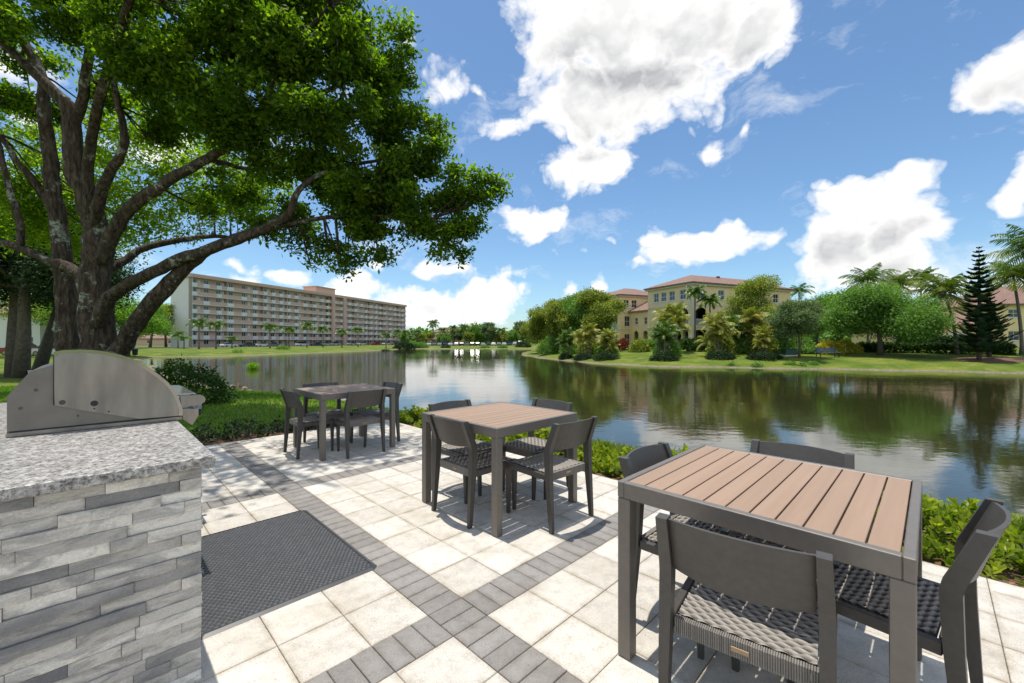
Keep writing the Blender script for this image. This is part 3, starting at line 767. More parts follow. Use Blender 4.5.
limbpts = []
for i, l in enumerate(L1): limbpts.append(limb(mb, l, i+3, 14 if i < 6 else 8))
# root flare
for k in range(7):
    a = k*0.9; r0 = 0.62
    mb.tube([(ox+0.30*math.cos(a), oy+0.30*math.sin(a), 0.55), (ox+0.55*math.cos(a), oy+0.55*math.sin(a), 0.12), (ox+1.0*math.cos(a), oy+1.0*math.sin(a), H(ox, oy)-0.12)], [0.2, 0.15, 0.06], 8, 0.2, k)
CROWN = [(440,190,9.2,.85),(478,193,9.2,.55),(497,187,9.2,.28),(402,130,9.2,.95),(428,158,9.2,.6),(395,72,9,.75),(372,45,9,.95),(340,10,9,1.2),(398,200,9.4,.95),(452,232,9.2,.5),(464,258,9.2,.22),(470,228,9.2,.35),
 (350,100,8.6,1.25),(335,175,8.8,1.2),(300,60,8.4,1.2),(290,140,8.8,1.2),(370,235,9.2,.5),(352,255,9.2,.32),(343,272,9.2,.16),(328,245,9.2,.35),(314,262,9.2,.18),(250,25,8.2,1.2),(225,95,8.8,1.1),(200,30,8.5,1.2),(150,10,8.5,1.1),
 (240,190,9.8,.7),(290,212,9.4,.6),(262,222,9.4,.35),(300,243,9.2,.32),(272,236,9.3,.26),(378,252,9.2,.32),(338,262,9.2,.26),(355,225,9.2,.5),(418,232,9.2,.4),(445,248,9.2,.3),(180,100,9.6,.9),(130,50,8.8,.9),(70,15,8.8,1.0),(15,5,8.8,1.0),(160,60,8.0,.9),(270,100,8.0,.9),(120,95,9.9,.6),(165,135,10,.6),
 (30,60,10,.6),(40,110,10.4,.7),(10,100,10.3,.6),(205,205,10.2,.45),(225,130,8.4,.7),(385,180,8.6,.8),(415,215,9,.55),(310,110,7.8,.7),(340,55,7.9,.7)]
def split_cl(C, k=7, q=0.40, keep=0.35):
    out = []; rr = random.Random(21)
    for (x, y, z, r) in C:
        if r < keep: out.append((x, y, z, r)); continue
        for j in range(k):
            v_ = Vector((rr.gauss(0, 1), rr.gauss(0, 1), rr.gauss(0, 1))).normalized()*r*rr.uniform(0.35, 0.85)
            out.append((x+v_.x, y+v_.y, z+v_.z*0.8, r*q*rr.uniform(0.8, 1.25), 0.6))
    return out
cl = split_cl([(*P3(px, y, d), r) for px, y, d, r in CROWN])
Pt, tn = clumps(cl, (150, 26), 0.11)
V1 = leaves(Pt, np.full(len(Pt), 0.118), 0.46, up=1.0); t1_ = tn
# far side of the crown seen between the limbs, tint raised to paint sunlight
FARC = [(150,150,12,1.3),(215,175,12.5,1.1),(150,205,12.5,1.0),(210,215,12.5,.7),(265,190,12.5,.8),(110,200,12.5,.9),(30,190,13,1.2),(20,230,13,.9),(60,250,13,.6),(130,120,12,1.0),(0,160,12,1.1),(60,150,13,1.0),(180,235,12.6,.4),(255,235,12.4,.3),(135,245,13,.5),(240,150,12,1.0),(5,210,12.5,1.1),(85,230,13.5,1.1),(140,225,13,.8),(90,170,12.5,1.1),(240,205,12.5,.7),(50,205,13,1.0),(190,190,12.6,.9),(20,120,12,.9),(80,200,13,.7)]
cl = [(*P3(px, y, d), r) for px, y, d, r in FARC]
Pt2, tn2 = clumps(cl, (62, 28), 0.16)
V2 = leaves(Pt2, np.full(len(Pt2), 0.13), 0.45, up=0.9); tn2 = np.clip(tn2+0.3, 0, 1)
# canopy reaching over the grass and the far table (above the view), source of the dappled shade
OVER = [(-4.6,5.4,7.6,.9),(-3.2,6.0,7.9,.85),(-5.4,6.4,7.8,1.1),(-2.2,6.3,7.9,.7),(-6.6,5.6,8.0,1.3),(-5.4,4.4,7.4,.6),(-7.5,4.5,7.4,.9),(-3.4,4.7,7.2,.5),(-2.9,6.4,7.5,.7),(-4.4,4.6,7.3,.5),(-4.0,5.3,7.6,.5)]
Pt3, tn3 = clumps(OVER, (48, 24), 0.16)
V3 = leaves(Pt3, np.full(len(Pt3), 0.12), 0.5, up=1.2)
mb.v = [(x-ox, y-oy, z-H(ox, oy)) for x, y, z in mb.v]
# twigs from limb points to clumps
LP = np.concatenate([l[8:, :3] for l in limbpts])
FSET = {P3(px, y, d) for px, y, d, r in FARC}
for (x, y, z, r) in [(*P3(px, y, d), r) for px, y, d, r in FARC+CROWN] + OVER:
    p = np.array([x, y, z]); i = np.argmin(((LP-p)**2).sum(1)); s = LP[i]
    for k in range(1 if (x, y, z) in FSET else 3):
        e = p + np.array([rnd.uniform(-1, 1)*r*0.6 for _ in range(3)])
        m1 = s*0.5+e*0.5 + np.array([0, 0, -0.15+0.2*rnd.random()])
        pts = [s, s*0.75+m1*0.25+np.array([0,0,0.05]), m1, e]
        mb.tube([(a_[0]-ox, a_[1]-oy, a_[2]-H(ox, oy)) for a_ in pts], [0.03, 0.022, 0.014, 0.005], 5, 0.1, k)
mb.build('trunk', M['bark'], oak, smooth=True)
off = np.array([ox, oy, H(ox, oy)])
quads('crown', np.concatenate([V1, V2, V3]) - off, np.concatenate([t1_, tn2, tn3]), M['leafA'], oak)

def broad(name, label, x, y, h, rx, base, mat_, seed, leaf=0.3, n=(26, 24), tr=0.22, group=None, multi=1, shape=0.8, z=None, lean=0, holes=9):
    """broadleaf tree: irregular crown of clumps on limbs"""
    global RN
    RN = np.random.default_rng(seed); rr = random.Random(seed)
    z = H(x, y) - 0.05 if z is None else z
    t = thing(name, label, 'tree', (x, y, z), rr.uniform(-.2, .2), group)
    ch = h - base; cz = base + ch*0.5; cl = []; mb = MB()
    ncl = holes
    for k in range(ncl):
        a = 2*PI*k/ncl*1.618*1.0 + rr.random(); el = rr.uniform(-0.5, 1.0); q = rr.uniform(0.45, 0.8)
        c = (rx*q*math.cos(a)*math.cos(el*1.2), rx*q*math.sin(a)*math.cos(el*1.2), cz + ch*0.5*0.72*math.sin(el*1.4), rx*rr.uniform(0.26, 0.44))
        cl.append(c)
    cl.append((0, 0, cz, rx*0.5)); cl.append((0, 0, h-rx*0.3, rx*0.32))
    for k in range(multi):
        a = k*2.4; b0 = (0.25*math.cos(a)*(multi > 1)*rx*0.4, 0.25*math.sin(a)*(multi > 1)*rx*0.4, 0)
        top = (rr.uniform(-.1, .1)*rx + b0[0]*2+lean, rr.uniform(-.1, .1)*rx+b0[1]*2, base+0.25*ch)
        mid = ((b0[0]+top[0])/2+rr.uniform(-.1, .1), (b0[1]+top[1])/2, top[2]*0.5)
        mb.tube([b0, mid, top, (top[0]*1.2, top[1]*1.2, h*0.85)], [tr*1.3, tr, tr*0.75, tr*0.15], 8, 0.15, k)
        for c in cl[k::multi]:
            mb.tube([top if c[2] > top[2] else mid, ((top[0]+c[0])/2, (top[1]+c[1])/2, top[2]*0.6+c[2]*0.4), c[:3]], [tr*0.5, tr*0.3, tr*0.08], 5, 0.1, k)
    mb.build('trunk', M['trunk'], t, smooth=True)
    sc_ = n[0] / max(rx, 1)**2 * 6
    Pt, tn = clumps([(*c, shape) for c in cl], (sc_, n[1]), 0.09*rx)
    quads('crown', leaves(Pt, np.full(len(Pt), leaf), 0.5, up=0.8), tn, mat_, t)
    return t
def rel(px, d): return W(px, d)

# ---- palms
def frond(L, droop, az, el, n=26, wid=0.34, lw=0.035, curl=1.0, seed=0):
    rr = random.Random(seed); V = []; pts = []
    p = Vector((0, 0, 0)); e = el
    dirh = Vector((math.cos(az), math.sin(az), 0)); side = Vector((-math.sin(az), math.cos(az), 0))
    for k in range(n+1):
        pts.append((p.copy(), e)); e -= droop/n*(0.5+k/n); p = p + (dirh*math.cos(e) + Vector((0, 0, math.sin(e))))*(L/n)
    for k in range(2, n):
        q, e = pts[k]; f = k/n
        ll = wid*L*(math.sin(PI*min(1, 0.12+f*0.9))**0.6)*rr.uniform(0.85, 1.1)
        fw = dirh*math.cos(e)+Vector((0, 0, math.sin(e)))
        for s in (-1, 1):
            d = (side*s*0.85 + fw*0.55 + Vector((0, 0, -0.25*curl - 0.5*curl*rr.random()))).normalized()
            tip = q + d*ll + Vector((0, 0, -0.22*ll*curl))
            m = q + d*ll*0.5
            w = fw*lw
            V.append([q-w*0.6, q+w*0.6, m+w, m-w]); V.append([m-w, m+w, tip+w*0.15, tip-w*0.15])
    # rachis
    for k in range(n):
        a, b = pts[k][0], pts[k+1][0]; w = side*(0.03*(1-k/n)+0.008)*1.0
        V.append([a-w, a+w, b+w, b-w])
    return V
def palm(name, label, x, y, h, L, nf, matl, seed, lean=(0, 0), tr=0.15, group=None, droop=1.6, wid=0.27, lw=0.062, curl=0.9, z=None, stems=None, n=22):
    rr = random.Random(seed); z = H(x, y)-0.05 if z is None else z
    t = thing(name, label, 'palm', (x, y, z), rr.uniform(0, 6), group)
    mb = MB(); V = []; T = []
    stems = stems or [(0, 0, h, lean)]
    for si, (sx, sy, hh, ln) in enumerate(stems):
        pts = [(sx+ln[0]*(f**1.7), sy+ln[1]*(f**1.7), hh*f) for f in np.linspace(0, 1, 9)]
        mb.tube(pts, [tr*(1.45 if i == 0 else 1.0-0.35*i/8) for i in range(9)], 8, 0.06, seed+si)
        top = Vector(pts[-1])
        for k in range(nf):
            az = k*2.399 + rr.uniform(-.2, .2); f = k/nf
            el = 1.5 - 1.75*f + rr.uniform(-.12, .12)
            fr = frond(L*rr.uniform(0.85, 1.1)*(0.85+0.3*math.sin(PI*f)), droop*rr.uniform(0.8, 1.2), az, el, n, wid, lw, curl, seed*100+k)
            V += [[tuple(a+top) for a in q] for q in fr]; T += [min(1, max(0, rr.gauss(0.28+0.5*f, 0.12)))]*len(fr)
    mb.build('trunk', M['palmtrunk'], t, smooth=True)
    quads('crown', np.array(V), np.array(T), matl, t)
    return t
# ---- clipped shrub mounds / hedges
def bush(name, label, cat, x, y, size, matl, seed, leaf=0.12, dens=900, z=None, rot=0, group=None, box=False, stem=True, up=0.6):
    global RN
    RN = np.random.default_rng(seed); rr = random.Random(seed)
    z = H(x, y)-0.03 if z is None else z
    t = thing(name, label, cat, (x, y, z), rot, group)
    sx, sy, sz = size
    n = int(dens*(sx*sy+sx*sz+sy*sz))
    if box:
        p = RN.uniform(-1, 1, (n, 3)); ax = RN.integers(0, 3, n); p[np.arange(n), ax] = np.sign(p[np.arange(n), ax])*RN.uniform(0.75, 1.02, n)
        p[:, 2] = np.abs(p[:, 2])
    else:
        p = nrm(RN.normal(size=(n, 3)))*RN.uniform(0.55, 1.0, (n, 1))**0.4; p[:, 2] = np.abs(p[:, 2])
        p *= (1 + 0.16*np.sin(p[:, 0:1]*5+seed)*np.cos(p[:, 1:2]*4+seed*2) + 0.08*np.sin(p[:, 2:3]*9+p[:, 0:1]*7))
    P_ = p*np.array([sx, sy, sz]) + RN.normal(0, leaf*0.5, (n, 3))
    P_[:, 2] = np.maximum(P_[:, 2], 0.01)
    tn = np.clip(RN.normal(0.45, 0.22, n), 0, 1)
    quads('foliage', leaves(P_, np.full(n, leaf), 0.5, up=up, out=p*0.8), tn, matl, t)
    mb = MB()
    for k in range(9 if stem else 3):
        a = rr.uniform(0, 6.3); q = rr.uniform(0.1, 0.7)
        mb.tube([(sx*q*0.4*math.cos(a), sy*q*0.4*math.sin(a), -0.02), (sx*q*0.6*math.cos(a), sy*q*0.6*math.sin(a), sz*0.4), (sx*q*math.cos(a), sy*q*math.sin(a), sz*0.8)], [0.018, 0.014, 0.005], 5, 0.1, k)
    mb.build('stem', M['trunk'], t)
    return t
# glossy rosette shrub beside the patio
def rosette_shrub(label, x, y, r, hgt, seed, group, matl='shrub'):
    global RN
    RN = np.random.default_rng(seed); rr = random.Random(seed)
    z = H(x, y); t = thing('glossy_shrub', label, 'shrub', (x, y, z), 0, group)
    V = []; T = []; mb = MB(); ns = int(46*r/0.4)
    for k in range(ns):
        a = rr.uniform(0, 6.3); q = math.sqrt(rr.random())*r; hh = hgt*rr.uniform(0.35, 1.0)*(1-0.35*(q/r)**2)
        tip = Vector((q*math.cos(a), q*math.sin(a), hh)); b = Vector((q*0.35*math.cos(a), q*0.35*math.sin(a), 0))
        mb.tube([b, (b+tip)/2+Vector((0, 0, 0.02)), tip], [0.005, 0.004, 0.003], 4, 0.0, k)
        ax = (Vector((math.cos(a)*0.5, math.sin(a)*0.5, 1))+Vector((rr.uniform(-.3, .3), rr.uniform(-.3, .3), 0))).normalized()
        tb = min(1, max(0, rr.gauss(0.42, 0.18)))
        for lv in range(3):
            for j in range(5):
                az = j*1.256+lv*0.6+rr.uniform(-.2, .2); s1 = ax.orthogonal().normalized(); s2 = ax.cross(s1)
                out = s1*math.cos(az)+s2*math.sin(az)
                L = rr.uniform(0.05, 0.085); el = (0.15, 0.6, 1.1)[lv]
                d = (out*math.cos(el)+ax*math.sin(el)).normalized(); sd = d.cross(ax).normalized(); up = sd.cross(d)
                p0 = tip - ax*0.03*(2-lv); w = L*0.24
                a1 = p0+d*L*0.6+sd*w+up*0.006; a2 = p0+d*L*0.6-sd*w+up*0.006; m_ = p0+d*L*0.55
                e1 = p0+d*L*0.95+sd*w*0.6; e2 = p0+d*L*0.95-sd*w*0.6; tp = p0+d*L - up*0.008
                V.append([p0, a1, e1, tp]); V.append([p0, tp, e2, a2])
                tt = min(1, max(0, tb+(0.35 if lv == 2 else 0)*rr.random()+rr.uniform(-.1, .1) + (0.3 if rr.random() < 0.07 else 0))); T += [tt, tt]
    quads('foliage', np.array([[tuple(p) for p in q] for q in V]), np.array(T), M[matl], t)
    mb.build('stem', M['trunk'], t)
GS = 'low glossy shrubs in the bed between patio and lake'
k = 0
for i in range(34):
    v = -2.9 + i*0.235; row = i % 2
    u = UMAX + (0.33, 0.62)[row] + rnd.uniform(-.05, .05)
    x, y, _ = g(u, v + rnd.uniform(-.06, .06))
    if v > 2.1 and v < 2.4 and row: pass
    if row and rnd.random() < 0.3: continue
    big = 0.26 if not (0.4 < v < 2.2) else 0.24
    rosette_shrub('low glossy yellow green shrub in the bed between patio and lake', x, y, big+rnd.uniform(0, .06), 0.27+rnd.uniform(-.08, .14) - (0.06 if row == 0 else 0), 100+i, GS)
for j, v in enumerate((-1.95, -1.1, -0.3, -2.6)):
    x, y, _ = g(UMAX+0.95, v)
    rosette_shrub('low glossy yellow green shrub in the bed between patio and lake', x, y, 0.26, 0.3, 200+j, GS)
# dark low shrubs along the back edge
for i in range(10):
    u = -2.2 + i*0.47; x, y, _ = g(u, VMAX+0.38+0.06*math.sin(i*2.1))
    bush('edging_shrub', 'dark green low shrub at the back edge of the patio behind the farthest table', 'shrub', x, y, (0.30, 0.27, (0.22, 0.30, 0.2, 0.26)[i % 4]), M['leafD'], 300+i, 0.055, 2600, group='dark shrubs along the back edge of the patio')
hx, hy = W(178, 9.4)
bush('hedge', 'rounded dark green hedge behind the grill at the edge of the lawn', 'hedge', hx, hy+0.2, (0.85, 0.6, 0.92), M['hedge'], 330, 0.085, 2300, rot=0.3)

# near lawn blades
RN = np.random.default_rng(5)
n = 90000
X = RN.uniform(-20, -1, n); Y = 5.5 + 14*RN.random(n)**1.3
u_, v_ = (X-OX)*C45+(Y-OY)*C45, -(X-OX)*C45+(Y-OY)*C45
keep = ((v_ > VMAX+0.5) | (u_ > UMAX+0.9) | (u_ < -3.8)) & (sdist(X, Y) > 0.7) & (X > -1.3*Y-2)
X, Y = X[keep], Y[keep]; Z = Hf(X, Y)
def blades(X, Y, Z, hgt, name, m, label):
    n = len(X); a = RN.uniform(0, 2*PI, n); w = 0.006+0.0006*np.hypot(X, Y); h = hgt*RN.uniform(0.5, 1.3, n)
    P_ = np.stack([X, Y, Z-0.005], 1); s = np.stack([np.cos(a), np.sin(a), a*0], 1)*w[:, None]
    tip = P_ + np.stack([RN.normal(0, .4, n)*h, RN.normal(0, .4, n)*h, h], 1)
    o = quads(name, np.stack([P_-s, P_+s, tip], 1), np.clip(RN.normal(0.5, 0.22, n), 0, 1), m, nper=3)
    tag(o, label, 'grass', kind='stuff')
blades(X, Y, Z, 0.06, 'grass', M['blade'], 'short green lawn grass between the patio and the lake')
# bank grass beyond the shrub bed on the right
n = 26000; uu = UMAX + 0.8 + 1.1*RN.random(n); vv = RN.uniform(-5, 5.2, n)
X = OX+C45*uu-C45*vv; Y = OY+C45*uu+C45*vv; k_ = sdist(X, Y) > 0.15; X, Y = X[k_], Y[k_]
blades(X, Y, Hf(X, Y), 0.10, 'bank_grass', leaf_mat('bank_blade', (0.08, 0.14, 0.015), (0.18, 0.25, 0.025), (0.34, 0.36, 0.07), 0.3), 'longer yellow green grass on the bank below the shrub bed')

# ---- trees at the left and behind
def px_thing(px, d): return W(px, d)
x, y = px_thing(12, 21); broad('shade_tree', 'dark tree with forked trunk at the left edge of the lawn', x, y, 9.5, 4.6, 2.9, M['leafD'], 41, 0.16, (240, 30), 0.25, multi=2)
x, y = px_thing(38, 24); broad('shade_tree', 'slender tree standing between the forked dark tree and the oak', x, y, 9.5, 4.2, 3.4, M['leafG'], 42, 0.18, (120, 26), 0.24, lean=1.0)
x, y = px_thing(150, 120); broad('lawn_tree', 'small dark round tree left of the apartment block end wall', x, y, 10.5, 6.2, 2.2, M['leafG'], 43, 0.45, (40, 26), 0.3)
x, y = px_thing(166, 128); broad('lawn_tree', 'bushy green tree touching the left end of the apartment block', x, y, 13, 6, 2.5, M['leafO'], 44, 0.5, (40, 26), 0.3)
x, y = px_thing(118, 95); broad('lawn_tree', 'bright tree seen between the oak trunk and its low dark limb', x, y, 9, 6, 2.0, M['leafO'], 45, 0.4, (40, 26), 0.3)
x, y = px_thing(60, 58); broad('lawn_tree', 'sunlit tree behind the twin trunks of the oak', x, y, 11, 7, 2.5, M['leafB'], 46, 0.32, (60, 28), 0.25)
x, y = px_thing(-30, 45); broad('lawn_tree', 'sunlit tree at the far left behind the dark tree', x, y, 14, 8, 3, M['leafO'], 47, 0.3, (60, 28), 0.3)
x, y = px_thing(-95, 20); broad('lawn_tree', 'leafy tree at the left outside the lawn', x, y, 11, 5, 3, M['leafG'], 48, 0.2, (60, 28), 0.3)
x, y = px_thing(128, 60); broad('lawn_tree', 'pale green tree behind the lichen covered trunk', x, y, 9, 4.5, 2.2, M['leafB'], 49, 0.3, (50, 26), 0.2)

# ---- right bank
def rtree(*a, **k): return broad(*a, **k)
for i, (px, d, ytop, rx, base, mt, lab) in enumerate([
  (552, 72, 300, 4.2, 0.6, 'leafO', 'yellowish tree at the tip of the wooded point'),
  (567, 66, 297, 3.8, 0.6, 'leafO', 'second tree from the tip of the wooded point, yellow green'),
  (583, 64, 292, 4.4, 0.8, 'leafG', 'taller green tree in the middle of the wooded point'),
  (596, 60, 289, 3.6, 0.8, 'leafO', 'tall olive tree standing just left of the yellow house'),
  (541, 90, 320, 4.5, 1.0, 'leafO', 'low rounded tree behind the tip of the wooded point')]):
    x, y = W(px, d); z0 = H(x, y); broad('bank_tree', lab, x, y, ZH(ytop, d)-z0, rx, base, M[mt], 60+i, 0.27, (120, 28), 0.16, holes=14)
x, y = W(755, 52); broad('airy_tree', 'airy olive green tree rising in front of the yellow house roof', x, y, ZH(277, 52)-H(x, y), 3.5, 3.2, M['leafO'], 71, 0.22, (80, 26), 0.12, multi=3)
x, y = W(880, 42); broad('spreading_tree', 'wide spreading green tree on the lawn with a short dark trunk', x, y, ZH(289, 42)-H(x, y), 4.6, 0.9, M['leafG'], 72, 0.21, (190, 32), 0.22, shape=0.8, holes=16)
x, y = W(843, 56); broad('bright_tree', 'bright green tree behind the yellow flowering shrub', x, y, ZH(291, 56)-H(x, y), 4.6, 1.6, M['leafB'], 73, 0.27, (110, 28), 0.2, holes=12)
x, y = W(799, 41); broad('silvery_tree', 'silvery green small tree beside the green utility box', x, y, ZH(302, 41)-H(x, y), 2.7, 1.5, M['leafS'], 74, 0.17, (120, 28), 0.10, holes=12)
x, y = W(915, 66); broad('bright_tree', 'green tree between the wide spreading tree and the coconut palm', x, y, ZH(312, 66)-H(x, y), 4.0, 1.8, M['leafG'], 75, 0.28, (90, 26), 0.2)
x, y = W(815, 58); broad('bright_tree', 'dull green tree right of the yellow house behind the silvery tree', x, y, ZH(305, 58)-H(x, y), 3.6, 1.4, M['leafG'], 76, 0.26, (90, 26), 0.2)

# palms on the right
def pl(px, d, ycrown, L, nf, label, seed, name='coconut_palm', **k):
    x, y = W(px, d); z0 = H(x, y); ln = k.pop('ln', (0, 0))
    return palm(name, label, x, y, ZH(ycrown, d)-z0, L, nf, M[k.pop('m', 'palmleaf')], seed, lean=ln, **k)
def nolean(o, r=0): o.rotation_euler[2] = r; return o
nolean(pl(957, 41, 293, 3.1, 26, 'leaning coconut palm just left of the tall pine', 81, ln=(-1.2, 0), droop=1.35, m='palmhi'))
nolean(pl(868, 60, 281, 3.5, 24, 'coconut palm crown rising behind the wide spreading tree', 82, droop=1.35))
nolean(pl(898, 64, 285, 3.2, 24, 'coconut palm between the spreading tree top and the leaning palm', 83, droop=1.35, m='palmhi'))
nolean(pl(921, 66, 278, 2.8, 22, 'narrow palm just left of the leaning coconut palm', 84, droop=1.35))
nolean(pl(1022, 40, 278, 2.9, 24, 'tall coconut palm right of the pine, its trunk before the red roofed house', 85, ln=(-0.8, 0), droop=1.5, m='palmhi'))
nolean(pl(1043, 36, 250, 3.6, 24, 'tallest coconut palm at the right edge with arching fronds', 86, ln=(-0.6, 0), droop=1.45))
nolean(pl(799, 88, 291, 2.9, 18, 'small palm behind the right end of the yellow house roof', 87, droop=1.8))
nolean(pl(695, 52, 292, 1.6, 18, 'queen palm against the front corner of the yellow house', 88, name='queen_palm', droop=1.8, tr=0.12))
nolean(pl(710, 51, 300, 1.7, 18, 'lower queen palm before the right front of the yellow house', 89, name='queen_palm', droop=1.8, tr=0.12))
# areca style clusters standing in clipped mounds
cl_spots = [(568, 54, 328, 'clump palm nearest the tip of the wooded point'), (586, 52, 324, 'second clump palm along the bank from the tip'), (608, 50, 328, 'clump palm with a low mound hedge before the tall olive tree'),
 (665, 44, 319, 'clump palm rising from the mound left of the house balconies'), (676, 50, 303, 'tall clump palm in front of the house balconies'), 
 (716, 44.5, 311, 'clump palm in the mound right of the house corner'), (730, 47, 313, 'dense clump palm before the right front of the yellow house'), (748, 46, 308, 'yellowish clump palm below the airy tree'),
 (765, 43, 325, 'dark clump palm in the mound below the airy tree'), (778, 47, 309, 'yellowish clump palm left of the silvery tree'), (792, 49, 314, 'clump palm behind the silvery tree')]
protos = []
for kx in range(3):
    rr = random.Random(900+kx)
    st = [(rr.uniform(-.9, .9), rr.uniform(-.7, .7), rr.uniform(0.4, 1.0), (rr.uniform(-.12, .12), rr.uniform(-.12, .12))) for _ in range(8)]
    st[0] = (0, 0, 1.0, (0, 0))
    protos.append(st)
first = {}
for i, (px, d, yt, lab) in enumerate(cl_spots):
    x, y = W(px, d); z0 = H(x, y); hh = (ZH(yt, d)-z0)*0.80
    key = i % 3
    if key not in first:
        t = palm('clump_palm', lab, x, y, 0, 1.45, 11, M['palmyel'] if key else M['palmleaf'], 500+key, tr=0.05, droop=1.3, wid=0.3, lw=0.05, stems=[(a, b, c*3.2, l) for a, b, c, l in protos[key]], group='clump palms along the far bank', n=12)
        first[key] = t; t.scale = (hh/3.2*0.9, hh/3.2*0.9, hh/3.2)
    else: dup(first[key], (x, y, z0-0.05), i*1.3, lab, (hh/3.2*0.9, hh/3.2*0.9, hh/3.2))
md = [(566, 53, 0.9, 'clipped mound nearest the tip of the wooded point'), (583, 50, 1.1, 'second clipped mound from the tip'), (606, 46.5, 1.35, 'clipped mound below the olive tree'), (665, 42.5, 1.3, 'clipped mound left of the house corner lawn'), (721, 42, 1.4, 'clipped mound right of the house corner lawn'), (764, 41.5, 1.6, 'wide clipped mound left of the silvery tree')]
for i, (px, d, s, lab) in enumerate(md):
    x, y = W(px, d); bush('mound_hedge', lab, 'hedge', x, y, (s, s*0.8, 0.62), M['leafD'], 600+i, 0.15, 1100, group='clipped mounds along the far bank')
for i, (px, d, s) in enumerate([(731, 38.5, .35), (757, 37.5, .5), (790, 37.5, .5), (802, 37, .35), (813, 37.5, .4)]):
    x, y = W(px, d); bush('bank_tuft', 'low grassy tuft near the waterline, number %s from the house side' % ('first', 'second', 'third', 'fourth', 'fifth')[i], 'shrub', x, y, (s, s*0.7, 0.3), M['leafG'], 620+i, 0.14, 900)
for i, (px, d, s, hh_, mt, lab) in enumerate([(667, 45.5, 1.35, 2.3, 'leafG', 'dense leafy shrub inside the clump palms left of the house corner'), (640, 54, 1.2, 1.6, 'leafO', 'yellow green shrub before the arches of the house'), (697, 51, 1.2, 1.3, 'hedge', 'low dark shrub below the front corner balconies'), (722, 46, 1.4, 2.3, 'leafO', 'yellow green shrub right of the front corner balconies'), (741, 47, 1.5, 2.2, 'leafG', 'dense green shrub before the right front of the yellow house'), (759, 46, 1.4, 2.7, 'leafO', 'tall yellow green shrub under the airy tree'), (777, 46.5, 1.4, 2.3, 'leafG', 'green shrub mass left of the silvery tree'), (607, 51, 1.3, 2.1, 'leafG', 'green shrub inside the clump palm before the olive tree'), (587, 55, 1.2, 2.1, 'leafO', 'yellowish shrub between the first clump palms of the point'), (569, 58, 1.2, 1.9, 'leafG', 'green shrub at the clump palm nearest the tip of the point'), (550, 66, 1.8, 2.6, 'leafG', 'broad green shrub under the yellowish tree of the point')]):
    x, y = W(px, d); bush('shrub', lab, 'shrub', x, y, (s, s*0.8, hh_), M[mt], 740+i, 0.26, 330)
for i, (px, d, s, lab) in enumerate([(404, 128, 3.2, 'dark bushy shrub at the far waterline below the right end of the apartment block'), (412, 136, 2.6, 'brownish shrub on the far bank right of the apartment block'), (421, 137, 2.2, 'low shrub on the far bank before the first distant cars'), (446, 137, 1.5, 'small dark shrub on the far bank under the tan building'), (485, 137, 1.6, 'small dark shrub on the far bank before the black cars'), (503, 137, 1.6, 'small shrub on the far bank near the distant dark cars'), (523, 138, 2.4, 'round green bush on the far bank just left of the wooded point'), (283, 92, 1.3, 'low shrub at the lake edge before the middle of the apartment block'), (238, 74, .8, 'tiny shrub at the lake edge before the left part of the apartment block'), (386, 108, 1.3, 'low shrub at the lake edge before the right part of the apartment block')]):
    x, y = W(px, d); bush('bank_shrub', lab, 'shrub', x, y, (s, s*0.7, s*0.75 if s > 2 else s*0.5), M['leafD' if i % 3 == 0 else 'leafG'], 680+i, 0.35, 160)
# hedges along the lawn
def hedge_row(px0, d0, px1, d1, w, hgt, mt, label, seed):
    a, b = W(px0, d0), W(px1, d1); L = math.hypot(b[0]-a[0], b[1]-a[1]); cx_, cy_ = (a[0]+b[0])/2, (a[1]+b[1])/2
    bush('hedge', label, 'hedge', cx_, cy_, (L/2, w, hgt), M[mt], seed, 0.25, 1500, rot=math.atan2(b[1]-a[1], b[0]-a[0]), box=True, z=min(H(*a), H(*b), H(cx_, cy_))-0.05)
hedge_row(860, 47, 1010, 40, 0.5, 0.95, 'hedge', 'long clipped hedge on the right bank behind the wide spreading tree', 640)
hedge_row(900, 52, 985, 50, 0.5, 1.5, 'leafD', 'taller dark hedge in front of the white garage door', 641)
hedge_row(683, 56, 745, 57, 0.6, 1.3, 'hedge', 'clipped hedge at the foot of the yellow house', 642)
hedge_row(636, 62, 664, 58, 0.6, 1.2, 'leafB', 'bright low hedge before the arches of the yellow house', 643)
hedge_row(790, 45, 822, 45, 0.5, 0.6, 'leafG', 'low hedge between the utility box and the yellow shrub', 644)
for i, (px, d, s, lab) in enumerate([(829, 44.5, 1.3, 'yellow flowering shrub behind the blue bench'), (846, 45.5, 1.35, 'paler yellow shrub right of the blue bench')]):
    x, y = W(px, d); bush('yellow_shrub', lab, 'shrub', x, y, (s, 1.0, 1.35), M['leafY'] if i == 0 else M['leafY'], 650+i, 0.16, 900)
for i, (px, d, s, lab) in enumerate([(622, 62, 1.0, 'dark red leaved shrub at the foot of the yellow house'), (800, 54, 1.6, 'shrub mass behind the utility box'), (545, 84, 1.6, 'bushy shrub below the trees at the tip of the point'), (560, 68, 1.5, 'bushy shrub below the second tree of the point'), (596, 56, 1.6, 'shrub between the clump palms and the olive tree'), (740, 50, 1.5, 'shrub under the airy tree'), (775, 51, 1.5, 'shrub left of the silvery tree trunk')]):
    x, y = W(px, d); bush('shrub', lab, 'shrub', x, y, (s, s, 1.6), leaf_mat('red_leaf', (0.1,0.02,0.02), (0.22,0.04,0.03), (0.3,0.08,0.05)) if i == 0 else M['leafG' if i % 2 else 'leafO'], 660+i, 0.24, 420)

